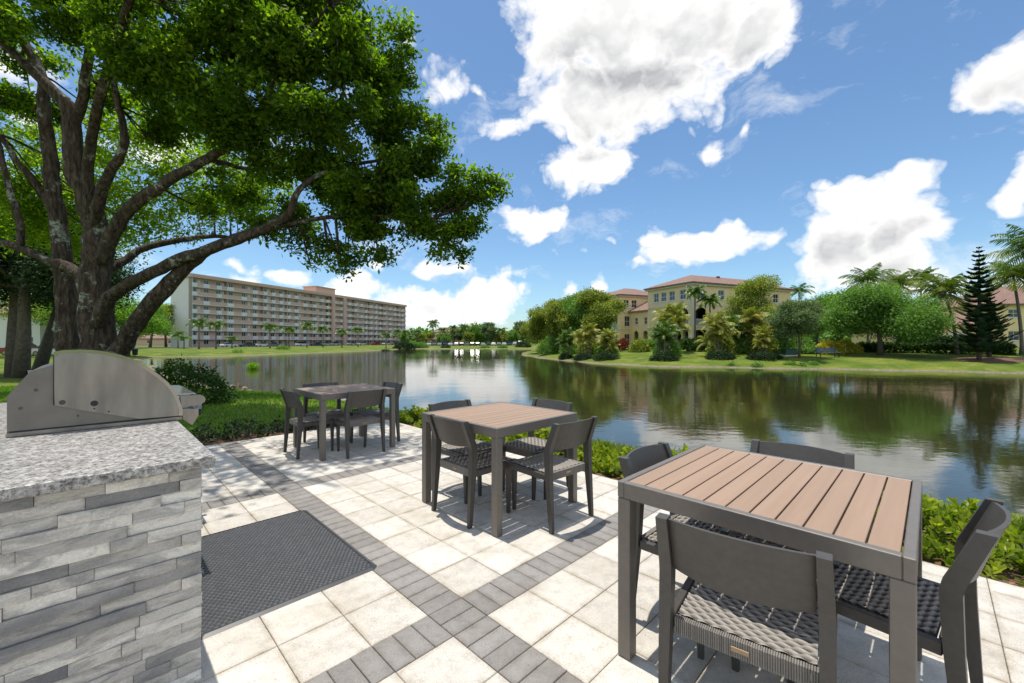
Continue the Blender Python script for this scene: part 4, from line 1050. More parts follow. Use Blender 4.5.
# Norfolk pines
def pine(label, px, d, ytop, rad, seed):
    x, y = W(px, d); z = H(x, y)-0.05; h = ZH(ytop, d)-z; rr = random.Random(seed)
    t = thing('norfolk_pine', label, 'pine', (x, y, z), 0)
    mb = MB(); mb.tube([(0, 0, 0), (0.02, 0, h*0.5), (0, 0, h)], [0.17, 0.11, 0.015], 8, 0.08, seed)
    V = []; T = []; zz = 0.9
    while zz < h-0.1:
        f = (zz-0.9)/(h-0.9); R = rad*(1-f)**0.8*(0.75+0.25*rr.random())+0.12; nb = 7
        a0 = rr.random()*6
        for k in range(nb):
            if rr.random() < 0.06: continue
            a = a0+2*PI*k/nb+rr.uniform(-.12, .12); Rk = R*rr.uniform(0.62, 1.12); pts = []
            for j in range(9):
                q = j/8; pts.append(Vector((math.cos(a)*Rk*q, math.sin(a)*Rk*q, zz - 0.10*Rk*math.sin(PI*q*0.9) + 0.36*Rk*q*q)))
            mb.tube(pts[::2], [0.03*(1-f)+0.008, 0.02, 0.015, 0.01, 0.005], 5, 0, k)
            sd = Vector((-math.sin(a), math.cos(a), 0))
            for j in range(1, 26):
                q = j/26; p = pts[min(7, int(q*8))].lerp(pts[min(8, int(q*8)+1)], q*8-int(q*8))
                for s in (-1, 1):
                    ll = (0.14+0.26*math.sin(PI*q))*min(1, Rk)*rr.uniform(0.7, 1.2); w = Vector((math.cos(a), math.sin(a), 0))*0.035
                    tip = p + sd*s*ll*0.75 + Vector((math.cos(a), math.sin(a), 0))*ll*0.4 + Vector((0, 0, ll*0.42))
                    V.append([p-w, p+w, tip+w*0.5, tip-w*0.5]); T.append(min(1, max(0, rr.gauss(0.35, 0.2))))
                    V.append([p+Vector((0,0,-.03)), p+Vector((0,0,.05)), tip+Vector((0,0,.03)), tip]); T.append(0.3)
        zz += 0.36+0.08*(1-f)
    mb.build('trunk', M['trunk'], t, smooth=True)
    quads('crown', np.array([[tuple(p) for p in q] for q in V]), np.array(T), leaf_mat('pine_needle', (0.012, 0.035, 0.012), (0.03, 0.07, 0.022), (0.07, 0.12, 0.035), 0.2), t)
pine('tall dark Norfolk pine with tiered branches on the right bank', 979, 36, 246, 2.1, 1)
pine('shorter bushier Norfolk pine close behind the tall one', 989, 38, 296, 2.6, 2)
mb = MB(); x, y = W(992, 36.5)
ring_ = [(x+3.0*math.cos(a)*(1+.1*math.sin(3*a)), y+1.7*math.sin(a)) for a in np.linspace(0, 2*PI, 40, endpoint=False)]
vs = [(a_, b_, H(a_, b_)+0.02) for a_, b_ in ring_] + [(x, y, H(x, y)+0.12)]
mb.add(vs, [(i, (i+1) % 40, 40) for i in range(40)]); o = mb.build('mulch_ring', M['mulch']); tag(o, 'brown mulch ring under the two Norfolk pines', 'mulch', kind='structure')

# ------------------------------------------------------------------ buildings
def wallmesh(mb, wdt, z0, z1, ops, M4, depth=0.25):
    """wall in local x,z at y=0 (outside = -y) with rectangular openings cut, reveals behind"""
    xs = sorted({0, wdt, *[o_[0] for o_ in ops], *[o_[1] for o_ in ops]}); zs = sorted({z0, z1, *[o_[2] for o_ in ops], *[o_[3] for o_ in ops]})
    for i in range(len(xs)-1):
        for j in range(len(zs)-1):
            cx_, cz_ = (xs[i]+xs[i+1])/2, (zs[j]+zs[j+1])/2
            if any(o_[0] < cx_ < o_[1] and o_[2] < cz_ < o_[3] for o_ in ops): continue
            mb.add([M4 @ Vector(p) for p in ((xs[i],0,zs[j]), (xs[i+1],0,zs[j]), (xs[i+1],0,zs[j+1]), (xs[i],0,zs[j+1]))], [(0,1,2,3)])
    for (a, b, c, d) in [o_[:4] for o_ in ops]:
        D = depth
        for p in (((a,0,c),(a,D,c),(a,D,d),(a,0,d)), ((b,0,c),(b,0,d),(b,D,d),(b,D,c)), ((a,0,d),(a,D,d),(b,D,d),(b,0,d)), ((a,0,c),(b,0,c),(b,D,c),(a,D,c))):
            mb.add([M4 @ Vector(q) for q in p], [(0,1,2,3)])
def arch_fill(mb, a, b, zs_, r_top, M4, y=-0.004, n=10):
    """spandrels turning the top of an opening into an arch"""
    cx_ = (a+b)/2; rx_ = (b-a)/2; rz = r_top - zs_
    for s in (-1, 1):
        vs = [(cx_+s*rx_, y, r_top+0.02)] + [(cx_+s*rx_*math.cos(t), y, zs_+rz*math.sin(t)) for t in np.linspace(0, PI/2, n)] + [(cx_, y, r_top+0.02)]
        mb.add([M4 @ Vector(p) for p in vs], [tuple(range(len(vs))) if s > 0 else tuple(reversed(range(len(vs))))])
def hip(mb, x0, x1, y0, y1, z, rise, ov=0.5, M4=None):
    x0 -= ov; x1 += ov; y0 -= ov; y1 += ov; w = min(x1-x0, y1-y0)/2
    if x1-x0 > y1-y0: r1, r2 = (x0+w, (y0+y1)/2), (x1-w, (y0+y1)/2)
    else: r1, r2 = ((x0+x1)/2, y0+w), ((x0+x1)/2, y1-w)
    vs = [(x0,y0,z),(x1,y0,z),(x1,y1,z),(x0,y1,z),(r1[0],r1[1],z+rise),(r2[0],r2[1],z+rise),(x0,y0,z-0.18),(x1,y0,z-0.18),(x1,y1,z-0.18),(x0,y1,z-0.18)]
    if x1-x0 > y1-y0: fs = [(0,1,5,4),(2,3,4,5),(1,2,5),(3,0,4)]
    else: fs = [(0,1,4),(1,2,5,4),(2,3,5),(3,0,4,5)]
    fs += [(0,6,7,1),(1,7,8,2),(2,8,9,3),(3,9,6,0),(6,9,8,7)]
    mb.add([(M4 @ Vector(v)) if M4 else v for v in vs], fs)
def window(parent, M4, a, b, c, d, y=0.12, mull=1, frame='white', sill=True):
    mb = MB(); f = 0.07
    for p, q in (((a,y-0.03,c),(a+f,y+0.04,d)), ((b-f,y-0.03,c),(b,y+0.04,d)), ((a+f,y-0.03,c),(b-f,y+0.04,c+f)), ((a+f,y-0.03,d-f),(b-f,y+0.04,d)), ((a+f,y-0.02,(c+d)/2-0.03),(b-f,y+0.03,(c+d)/2+0.03))): mb.box(p, q, M4)
    for k in range(mull):
        x = a+(b-a)*(k+1)/(mull+1); mb.box((x-0.025,y-0.02,c+f),(x+0.025,y+0.03,d-f), M4)
    if sill: mb.box((a-0.1, -0.07, c-0.12), (b+0.1, 0.02, c-0.003), M4)
    w_ = mb.build('window', M[frame], parent)
    mb = MB(); mb.add([M4 @ Vector(p) for p in ((a+f, y, c+f), (b-f, y, c+f), (b-f, y, d-f), (a+f, y, d-f))], [(0,1,2,3)]); mb.build('pane', M['glass'], w_)
def railing(parent, M4, a, b, z, y=0.02, hgt=1.0, closed=True):
    mb = MB(); mb.box((a, y, z+hgt-0.06), (b, y+0.06, z+hgt), M4); mb.box((a, y, z+0.06), (b, y+0.05, z+0.12), M4)
    x = a+0.08
    while x < b: mb.box((x, y+0.015, z+0.12), (x+0.04, y+0.045, z+hgt-0.06), M4); x += 0.14
    mb.build('balcony_railing', M['white'], parent)
# yellow three storey house
BX, BY = 25.7, 59.9; bz = 0.35; ang = math.radians(24)
house = thing('yellow_house', 'yellow three storey residence with clay tile hip roofs and arched balconies', 'house', (BX, BY, bz), ang)
I4 = Matrix.Identity(4)
FH = 3.15; EZ = 9.55
RL = Matrix.Rotation(-PI/2, 4, 'Z')          # facade running along +y, outside towards -x : local x -> -y, so use mirrored origin
def face_left(x, y1): return Matrix.Translation((x, y1, 0)) @ Matrix.Rotation(-PI/2, 4, 'Z')
mb = MB(); bal = MB(); wins = []; rails = []
front_ops = []
W1 = 21.8
front_ops += [(0.6, 2.9, 0.3, 2.7), (0.6, 2.9, FH+0.15, FH+2.8)]
front_ops += [(4.6, 6.2, 0.9, 2.4), (5.0, 6.4, FH+0.9, FH+2.3), (1.2, 2.4, 2*FH+0.9, 2*FH+2.3), (5.2, 6.5, 2*FH+0.9, 2*FH+2.3), (8.6, 10.2, FH+0.6, FH+2.5), (8.8, 10.0, 2*FH+0.9, 2*FH+2.3), (12.5, 13.8, 2*FH+0.9, 2*FH+2.3), (13.2, 14.8, FH+0.6, FH+2.5), (17.5, 18.8, 2*FH+0.9, 2*FH+2.3), (17.4, 18.9, FH+0.9, FH+2.3), (9, 10.4, 0.9, 2.4), (13, 14.4, 0.9, 2.4)]
wallmesh(mb, W1, 0, EZ, front_ops, I4, 0.25)
left_ops = [(L_ , L_+w_, z0_, z1_) for L_, w_, z0_, z1_ in ((6.0, 2.3, 0.3, 2.7), (6.0, 2.3, FH+0.15, FH+2.8), (6.7, 1.1, 2*FH+0.9, 2*FH+2.3), (4.6, 1.1, 2*FH+0.9, 2*FH+2.3), (2.9, 1.1, 2*FH+0.9, 2*FH+2.3), (1.3, 1.1, 2*FH+0.9, 2*FH+2.3), (2.4, 1.1, FH+0.9, FH+2.3), (2.4, 1.1, 0.9, 2.3), (4.3, 1.0, FH+0.9, FH+2.3))]
ML = face_left(0, 9.0)
wallmesh(mb, 9.0, 0, EZ, left_ops, ML, 0.25)
MR = Matrix.Translation((W1, 0, 0)) @ Matrix.Rotation(PI/2, 4, 'Z'); wallmesh(mb, 9.0, 0, EZ, [], MR)
MBk = Matrix.Translation((W1, 9, 0)) @ Matrix.Rotation(PI, 4, 'Z'); wallmesh(mb, W1, 0, EZ, [], MBk)
arch_fill(mb, 0.6, 2.9, FH+1.9, FH+2.8, I4); arch_fill(mb, 6.0, 8.3, FH+1.9, FH+2.8, ML)
# balcony recess interior
mb.box((0.3, 2.2, 0.0), (3.3, 2.3, EZ-3.2)); mb.box((2.3, 0.26, 0.0), (2.35, 0.3, 0.01))
# block 2 and link
B2 = Matrix.Translation((0.8, 17, 0)); W2 = 12.5
ops2 = [(0.8, 2.0, 2*FH+0.9, 2*FH+2.3), (2.6, 3.8, 2*FH+0.9, 2*FH+2.3), (1.0, 2.2, FH+0.6, FH+2.5), (1.0, 2.2, 0.3, 2.4)]
wallmesh(mb, W2, 0, EZ, ops2, B2, 0.25)
ML2 = face_left(0.8, 27); opsl2 = [(7.2, 9.2, FH+0.15, FH+2.8), (7.2, 9.2, 0.3, 2.7), (7.6, 8.8, 2*FH+0.9, 2*FH+2.3), (4.5, 5.7, 2*FH+0.9, 2*FH+2.3), (4.5, 5.7, FH+0.9, FH+2.3), (4.5, 5.7, 0.9, 2.3), (1.5, 2.7, FH+0.9, FH+2.3)]
wallmesh(mb, 10, 0, EZ, opsl2, ML2, 0.25); arch_fill(mb, 7.2, 9.2, FH+1.9, FH+2.8, ML2)
wallmesh(mb, 12, 0, EZ, [], Matrix.Translation((13.3, 17, 0)) @ Matrix.Rotation(PI/2, 4, 'Z'))
mb.box((1.2, 19.2, 0), (3.4, 19.3, EZ-3.2))
MLk = face_left(3.0, 17); lops = [(1.0, 2.3, 0.05, 2.9), (3.4, 4.7, 0.05, 2.9), (1.3, 2.1, FH+0.9, FH+2.1), (3.7, 4.5, FH+0.9, FH+2.1), (6.2, 7.0, FH+0.9, FH+2.1)]
wallmesh(mb, 8.0, 0, 6.45, lops, MLk, 0.3); arch_fill(mb, 1.0, 2.3, 2.2, 2.9, MLk); arch_fill(mb, 3.4, 4.7, 2.2, 2.9, MLk)
mb.build('wall', M['cream'], house)
mb = MB(); mb.box((4.6, 9, 0), (4.7, 17, 6.4)); mb.box((0.3,2.0,0),(0.31,2.1,0.1)); mb.build('porch_wall', M['creamtrim'], house)
mb = MB(); hip(mb, 0, W1, 0, 9, EZ, 1.9); rf = mb.build('roof', M['tiles'], house)
mb = MB(); hip(mb, 0.8, 13.3, 17, 27, EZ, 1.9); mb.build('roof', M['tiles'], house)
mb = MB(); mb.add([(2.4, 8.8, 6.45), (2.4, 17.1, 6.45), (7.5, 17.1, 8.7), (7.5, 8.8, 8.7), (2.4, 8.8, 6.3), (2.4, 17.1, 6.3), (7.5, 17.1, 8.5), (7.5, 8.8, 8.5)], [(0,3,2,1),(4,5,6,7),(0,1,5,4)]); mb.build('roof', M['tiles'], house)
mb = MB()
for (x0, x1, y0, y1) in ((-0.32, W1+0.32, -0.32, -0.02), (-0.32, -0.02, -0.02, 9.3), (0.5, 13.6, 16.70, 16.98), (0.50, 0.78, 16.98, 27.3)): mb.box((x0, y0, EZ-0.42), (x1, y1, EZ-0.19))
for zz in (FH, 2*FH):
    for (x0, x1, y0, y1) in ((-0.07, W1, -0.07, -0.004), (-0.07, -0.004, -0.004, 8.98), (0.73, 4, 16.93, 16.996), (0.73, 0.796, 16.996, 27)): mb.box((x0, y0, zz-0.12), (x1, y1, zz+0.1))
mb.box((-0.10, -0.10, 0), (0.28, -0.008, EZ-0.42)); mb.box((-0.10, -0.008, 0), (-0.008, 0.3, EZ-0.42))
mb.build('cornice', M['creamtrim'], house)
for M4, ops, big in ((I4, front_ops, (0, 1)), (ML, left_ops, (0, 1)), (B2, ops2, ()), (ML2, opsl2, (0, 1)), (MLk, lops, (0, 1))):
    for i, o_ in enumerate(ops):
        if i in big:
            if M4 is not MLk:
                mbx = MB(); a_, b_, c_, d_ = o_[:4]
                mbx.box((a_, 0.0+0.26, c_-0.15), (b_, 2.0, c_-0.02), M4); mbx.build('balcony_floor', M['creamtrim'], house)
                if c_ > 2: railing(house, M4, a_, b_, c_-0.02)
                mbd = MB(); mbd.box((a_+0.1, 1.9, c_), (b_-0.1, 1.95, d_-0.25), M4); mbd.build('balcony_door', M['glass'], house)
        else: window(house, M4, *o_[:4])
for (a_, z_) in ((8.3, FH+2.5), (12.9, FH+2.5)):
    mb = MB(); mb.prism([(-0.02, z_+0.35), (-1.0, z_-0.35), (-1.0, z_-0.5), (-0.95, z_-0.5), (-0.02, z_+0.2)], a_, a_+2.2, 'x'); mb.build('awning', M['awning'], house)
mb = MB(); mb.box((9.5, 3.6, EZ+1.2), (9.9, 4.0, EZ+1.9)); mb.build('vent', M['red'], rf)

def simple_house(name, label, x, y, z, rot, wd, dp, eave, rise, wins, wallm='cream', doors=(), depth_w=0.2):
    t = thing(name, label, 'house', (x, y, z), rot)
    mb = MB(); ops = [tuple(w_) for w_ in wins] + [tuple(d_) for d_ in doors]
    wallmesh(mb, wd, 0, eave, ops, I4, 0.2); wallmesh(mb, dp, 0, eave, [], face_left(0, dp))
    wallmesh(mb, dp, 0, eave, [], Matrix.Translation((wd, 0, 0)) @ Matrix.Rotation(PI/2, 4, 'Z')); wallmesh(mb, wd, 0, eave, [], Matrix.Translation((wd, dp, 0)) @ Matrix.Rotation(PI, 4, 'Z'))
    mb.build('wall', M[wallm], t)
    mb = MB(); hip(mb, 0, wd, 0, dp, eave, rise, 0.6); mb.build('roof', M['tiles'], t)
    for w_ in wins: window(t, I4, *w_)
    for d_ in doors:
        mb = MB(); a_, b_, c_, e_ = d_; mb.box((a_+0.02, 0.1, c_+0.01), (b_-0.02, 0.16, e_-0.02))
        for k in range(1, 5): zz = c_+(e_-c_)*k/5; mb.box((a_+0.05, 0.085, zz-0.015), (b_-0.05, 0.098, zz+0.015))
        mb.build('garage_door', M['white'], t)
    return t
x, y = W(990, 62); simple_house('red_roofed_house', 'cream two storey house with brown tiled roof at the right edge', x, y, 0.3, -0.12, 26, 14, 6.6, 3.4, [(2.4, 3.9, 4.6, 5.8), (6.4, 7.9, 4.6, 5.8), (10.4, 11.9, 4.6, 5.8), (2.4, 3.9, 1.2, 2.6), (7, 8.5, 1.2, 2.6)])
x, y = W(896, 60); simple_house('garage_wing', 'low cream building with white garage door behind the dark hedge', x, y, 0.3, -0.10, 13.4, 9, 3.5, 2.6, [(1.2, 2.2, 0.9, 2.3)], doors=[(6.9, 8.9, 0.02, 2.4)])
x, y = W(-60, 62); simple_house('beige_building', 'beige two storey building behind the trees at the left', x, y, -0.35, -0.15, 18, 12, 5.8, 2.6, [(2, 3.4, 0.9, 2.2), (7, 8.4, 0.9, 2.2), (12.5, 13.9, 0.9, 2.2), (15.4, 16.8, 0.9, 2.4), (7, 8.4, 3.7, 5.0), (13.5, 14.9, 3.7, 5.0)], 'aptwhite')
x, y = W(426, 205); simple_house('low_building', 'small low building with reddish roof beyond the parked cars', x, y, -0.3, 0.1, 14, 10, 2.8, 3.2, [(3, 5, 1, 2.3), (8, 10, 1, 2.3)], 'aptpink')
x, y = W(434, 215); simple_house('low_building', 'taller tan building with reddish roof under the tallest distant palm', x, y, -0.3, 0.1, 16, 10, 6.5, 2.6, [(3, 5, 4, 5.3), (8, 10, 4, 5.3)], 'aptpink')
x, y = W(120, 170); simple_house('low_building', 'long low tan building beyond the lawn left of the apartment block', x, y, -0.35, 0.1, 30, 10, 3.0, 2.0, [(3, 5, 1, 2.3), (10, 12, 1, 2.3), (18, 20, 1, 2.3)], 'aptpink')

# eight storey apartment block
A0 = np.array(W(191.7, 125)); A1 = np.array(W(405.5, 234)); AL = np.linalg.norm(A1-A0); aa = math.atan2(*(A1-A0)[::-1])
apt = thing('apartment_block', 'long eight storey apartment block in tan and white with a gallery on every floor', 'building', (A0[0], A0[1], -0.45), aa)
fh = 2.63; NF = 8; TOP = NF*fh; gd = 1.1
mb = MB(); rr = random.Random(4)
wl = []; ops = []
segs = []
s = 0.0
while s < AL-0.5:
    w_ = rr.choice((3.4, 4.2, 5.0)); segs.append((s, min(s+w_, AL))); s += w_
for f in range(NF):
    z = f*fh
    for (a_, b_) in segs:
        c_ = (a_+b_)/2; wl.append((c_-1.15, c_+0.35, z+1.0, z+2.3))
wallmesh(mb, AL, 0, TOP, wl, Matrix.Translation((0, gd, 0)), 0.12)
mb.build('wall', M['aptpink'], apt)
mb = MB(); D0 = 9.0
wallmesh(mb, D0-0.0, 0, TOP+0.5, [], face_left(0, D0)); wallmesh(mb, D0, 0, TOP+0.5, [], Matrix.Translation((AL, 0, 0)) @ Matrix.Rotation(PI/2, 4, 'Z')); wallmesh(mb, AL, 0, TOP+0.5, [], Matrix.Translation((AL, D0, 0)) @ Matrix.Rotation(PI, 4, 'Z'))
mb.box((0.02, 0.0, 0), (0.3, gd, TOP)); mb.build('end_wall', M['aptwhite'], apt)
mb = MB(); mb.box((-0.5, -0.5, TOP), (AL+0.5, D0+0.5, TOP+0.35)); mb.box((-0.5, -0.55, TOP+0.35), (AL+0.5, D0+0.55, TOP+1.05)); mb.build('roof_slab', M['aptpink'], apt)
ph0 = AL*0.435
mb = MB(); mb.box((ph0, 1.0, TOP+1.05), (ph0+11, 7.5, TOP+3.4)); mb.box((ph0-0.4, 0.6, TOP+3.4), (ph0+11.4, 7.9, TOP+3.7)); mb.build('penthouse', M['aptpink'], apt)
for f in range(1, NF):
    mb = MB(); mb.box((0.02, -0.12, f*fh-0.2), (AL+1.2, gd, f*fh)); mb.build('floor_slab', M['aptwhite'], apt)
for f in range(NF):
    z = f*fh
    if f == 0: continue
    xs_ = []; mi_ = []
    for (a_, b_) in segs:
        if rr.random() < 0.8: xs_ += [a_, a_+(b_-a_)*0.45]; mi_ += [1, 0]
        else: xs_ += [a_]; mi_ += [0]
    xs_.append(AL); mp_ = MB(); vs = []
    for x_ in xs_: vs += [(x_, -0.14, z+0.002), (x_, 0.0, z+0.002), (x_, 0.0, z+1.05), (x_, -0.14, z+1.05)]
    mp_.add(vs, []); mp_.f.append((3, 2, 1, 0)); mp_.mi.append(0)
    for i_, m_ in enumerate(mi_):
        for q_ in range(4): mp_.f.append((i_*4+q_, i_*4+(q_+1) % 4, i_*4+4+(q_+1) % 4, i_*4+4+q_)); mp_.mi.append(m_)
    n_ = 4*len(mi_); mp_.f.append((n_, n_+1, n_+2, n_+3)); mp_.mi.append(0)
    mp_.build('parapet', [M['aptpink'], M['aptwhite']], apt)
for i, (a_, b_) in enumerate(segs):
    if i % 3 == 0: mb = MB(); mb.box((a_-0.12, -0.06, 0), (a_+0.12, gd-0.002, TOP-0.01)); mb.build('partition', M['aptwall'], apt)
for k in range(2): mb = MB(); mb.box((AL*0.50+k*7, -0.9, 0), (AL*0.50+k*7+1.6, -0.16, TOP-0.05)); mb.build('stair_tower', M['aptpink'], apt)
rest = MB()
for i, o_ in enumerate(sorted(wl, key=lambda q: q[0])):
    a_, b_, c_, d_ = o_; m1 = MB() if i < 100 else rest
    y_ = gd+0.06; m1.cur = 0
    for p, q in (((a_,y_-0.03,c_),(a_+.08,y_+.03,d_)), ((b_-.08,y_-.03,c_),(b_,y_+.03,d_)), (((a_+b_)/2-.05,y_-.03,c_),((a_+b_)/2+.05,y_+.03,d_)), ((a_+.08,y_-.03,d_-.08),(b_-.08,y_+.03,d_))): m1.box(p, q)
    m1.cur = 1; m1.add([(a_+.08, y_, c_), (b_-.08, y_, c_), (b_-.08, y_, d_-.08), (a_+.08, y_, d_-.08)], [(0,1,2,3)]); m1.cur = 0
    if i < 100: m1.build('window', [M['white'], M['glass']], apt)
o = rest.build('window_rows', [M['white'], M['glass']], apt); o['kind'] = 'stuff'
for f in range(1, NF):
    for (a_, b_) in segs[::2]: mb = MB(); mb.box((b_-1.0, gd-0.04, f*fh+0.01), (b_-0.15, gd-0.005, f*fh+2.1)); mb.build('door', M['aptwhite'], apt)
# ------------------------------------------------------------------ cars
def make_car(label, color, kind=0):
    t = thing('parked_car', label, 'car', (0, 0, 0), 0, 'cars parked around the lake')
    cm = mat('car_paint', color, tuple(c*0.9 for c in color), 1, 0.25, 0.1, coat=0.6)
    L = 2.25; h1 = 0.92
    prof = [(-L, .32), (-1.75, .22), (1.75, .22), (L, .34), (L, .66), (2.1, .78), (1.2, .90), (-1.55, .94), (-2.15, .90), (-L, .7)]
    mb = MB(); mb.prism(prof, -0.86, 0.86)
    roofp = [(-1.5, .93), (-1.05, 1.36), (-.7, 1.42), (.25, 1.42), (.5, 1.37), (1.2, .905)] if kind == 0 else [(-2.1, .93), (-1.95, 1.6), (-1.7, 1.68), (.35, 1.68), (.6, 1.6), (1.2, .905)]
    top = [p for p in roofp if p[1] > 1.3]
    zt = max(p[1] for p in roofp); mb.box((min(p[0] for p in top)-.02, -.66, zt-0.05), (max(p[0] for p in top), .66, zt+0.02))
    mb.build('body', cm, t)
    mb = MB(); mb.prism(roofp, -0.70, 0.70); mb.build('windows', M['glass'], t)
    for sx in (-1.35, 1.38):
        for sy in (-1, 1):
            mb = MB(); mb.tube([(sx, sy*0.88, 0.32), (sx, sy*0.66, 0.32)], 0.32, 16); w_ = mb.build('wheel', M['rubber'], t)
            mb = MB(); mb.tube([(sx, sy*0.885, 0.32), (sx, sy*0.875, 0.32)], 0.19, 12); mb.build('rim', M['polish'], w_)
    for sy in (-1, 1):
        mb = MB(); mb.box((2.19, sy*.72-.13, .58), (2.262, sy*.72+.13, .70)); mb.build('headlight', M['white'], t)
    return t
cols = {'white': (.75,.75,.74), 'silver': (.45,.46,.47), 'navy': (.03,.045,.10), 'black': (.02,.02,.022), 'red': (.35,.02,.02), 'grey': (.18,.19,.2)}
protoc = {}
def car(color, kind, x, y, rot, label):
    k = (color, kind); z = H(x, y)+0.03
    if k in protoc: return dup(protoc[k], (x, y, z), rot, label)
    c = make_car(label, cols[color], kind); c.location = (x, y, z); c.rotation_euler[2] = rot; protoc[k] = c; return c
adir = (A1-A0)/AL; anrm = np.array([adir[1], -adir[0]])
words = ['first','second','third','fourth','fifth','sixth','seventh','eighth','ninth','tenth','eleventh','twelfth','thirteenth','fourteenth','fifteenth','sixteenth','seventeenth','eighteenth','nineteenth','twentieth','twenty first','twenty second','twenty third','twenty fourth']
spots = [(229,'white',0),(247,'navy',0),(262,'white',0),(272,'grey',0),(302,'white',1),(316,'navy',0),(326,'silver',0),(334,'silver',1),(352,'silver',0),(361,'white',0),(376,'red',0),(386,'white',0),(395,'grey',0)]
for i, (px, c, kd) in enumerate(spots):
    k = (px-512)/F; o0 = A0 + anrm*11   # line parallel to the facade
    s_ = (k*o0[1]-o0[0])/(adir[0]-k*adir[1]); p = o0+adir*s_
    car(c, kd, p[0], p[1], aa + (PI if i % 2 else 0), '%s %s parked before the apartment block, %s car from the left' % (c, 'van' if kd else 'sedan', words[i]))
fc = ['red','grey','black','silver','white','grey','silver','navy','white','silver','black','grey','black','black','silver','black','white','grey','silver','navy','white','black']
for i in range(22):
    px = 409+i*5.3; d = 168; x, y = W(px, d)
    car(fc[i], 1 if i % 4 == 3 else 0, x, y, PI/2+rnd.uniform(-.1, .1), '%s car in the distant row beyond the water, %s from its left end' % (fc[i], words[i]))
x, y = W(24, 52); car('red', 0, x, y, 0.1, 'dark red car parked beside the beige building at the left')
x, y = W(33, 50); car('white', 0, x+0.4, y+2, 0.1, 'white car parked behind the dark red one at the left')
# road strips
mb = MB()
p0, p1 = A0+anrm*14-adir*30, A1+anrm*14+adir*12; q0, q1 = A0+anrm*3-adir*30, A1+anrm*3+adir*12
def sheet(a, b, c, d, n, dz):
    vs = []; fs = []
    for i in range(n+1):
        t = i/n; l = a+(b-a)*t; r_ = c+(d-c)*t
        for j in range(5): q = l+(r_-l)*j/4; vs.append((q[0], q[1], H(q[0], q[1])+dz))
    for i in range(n):
        for j in range(4): k = i*5+j; fs.append((k, k+1, k+6, k+5))
    mb.add(vs, fs)
sheet(p0, p1, q0, q1, 50, 0.02)
o = mb.build('parking_road', M['asphalt']); tag(o, 'asphalt parking lane in front of the apartment block', 'road', kind='structure')
mb = MB(); sheet(np.array([-45., 164.]), np.array([25., 164.]), np.array([-45., 176.]), np.array([25., 176.]), 20, 0.025)
o = mb.build('parking_road', M['asphalt']); tag(o, 'asphalt lane under the distant row of cars', 'road', kind='structure')

# palms along the apartment block
ap = [(199,319,95),(216,321,98),(184,334,100),(232,334,104),(270,323,105),(289,326,118),(307,322,120),(323,325,128),(342,328,122),(358,326,135),(386,331,125),(397,328,150),(178,330,108),(411,333,150)]
pp = None
for i, (px, yt, d) in enumerate(ap):
    x, y = W(px, d); z0 = H(x, y); hh = ZH(yt+4, d)-z0
    lab = 'feathery palm in front of the apartment block, the one at bearing %s from the left' % words[i]
    lab = '%s feathery palm before the apartment block counting from the left' % words[sorted(a_[0] for a_ in ap).index(px)]
    if pp is None:
        pp = palm('royal_palm', lab, x, y, 6.0, 2.4, 18, M['palmleaf'], 700, tr=0.16, droop=1.7, wid=0.34, lw=0.10, group='palms in front of the apartment block', n=12); pp.scale = (1, 1, hh/6)
    else: dup(pp, (x, y, z0-0.05), i*1.1, lab, (rnd.uniform(.85, 1.1), rnd.uniform(.85, 1.1), hh/6))
# distant tree line
fa = [broad('distant_tree', 'x', 0, 200, 9, 6, 1.2, M['leafG'], 711, 0.7, (34, 22), 0.3, z=0), broad('distant_tree', 'x', 0, 210, 8, 5.5, 1, M['leafO'], 712, 0.7, (34, 22), 0.3, z=0), broad('distant_tree', 'x', 0, 215, 10, 5, 1.2, M['leafS'], 713, 0.7, (34, 22), 0.3, z=0)]
dl = [(405,333),(413,330),(421,334),(429,333),(446,334),(454,329),(461,331),(469,333),(476,325),(484,326),(492,328),(500,331),(508,333),(514,331),(522,321),(529,326),(537,322),(440,334),(466,326),(489,322)]
for i, (px, yt) in enumerate(dl):
    d = 186+(i*7) % 22; x, y = W(px, d); z0 = H(x, y); hh = ZH(yt, d)-z0; k = (i*2+(i//3)) % 3; base_h = (9, 8, 10)[k]
    lab = 'tree in the distant tree line behind the row of cars, %s from the left' % words[sorted(a_[0] for a_ in dl).index(px)]
    t = fa[k] if fa[k].get('used') is None else None
    if t: t['used'] = 1; t['label'] = lab; t.location = (x, y, z0)
    else: t = dup(fa[k], (x, y, z0), i*1.0, lab)
    t['group'] = 'distant tree line beyond the cars'
    s_ = hh/base_h; t.scale = (s_*0.9, s_*0.9, s_)
for f_ in COL.objects:
    if f_.get('used') is not None: del f_['used']
dp = [(433,322,'tallest'),(406,331,'slim'),(443,329,'short'),(464,326,'ragged'),(453,327,'full'),(502,329,'dark'),(418,331,'leaning')]
for i, (px, yt, w_) in enumerate(dp):
    d = 178; x, y = W(px, d); z0 = H(x, y); t = dup(pp, (x, y, z0), i*1.4, '%s palm in the distant tree line beyond the row of cars' % w_, (1.25, 1.25, (ZH(yt, d)-z0)/6.6)); t['group'] = 'palms in the distant tree line'
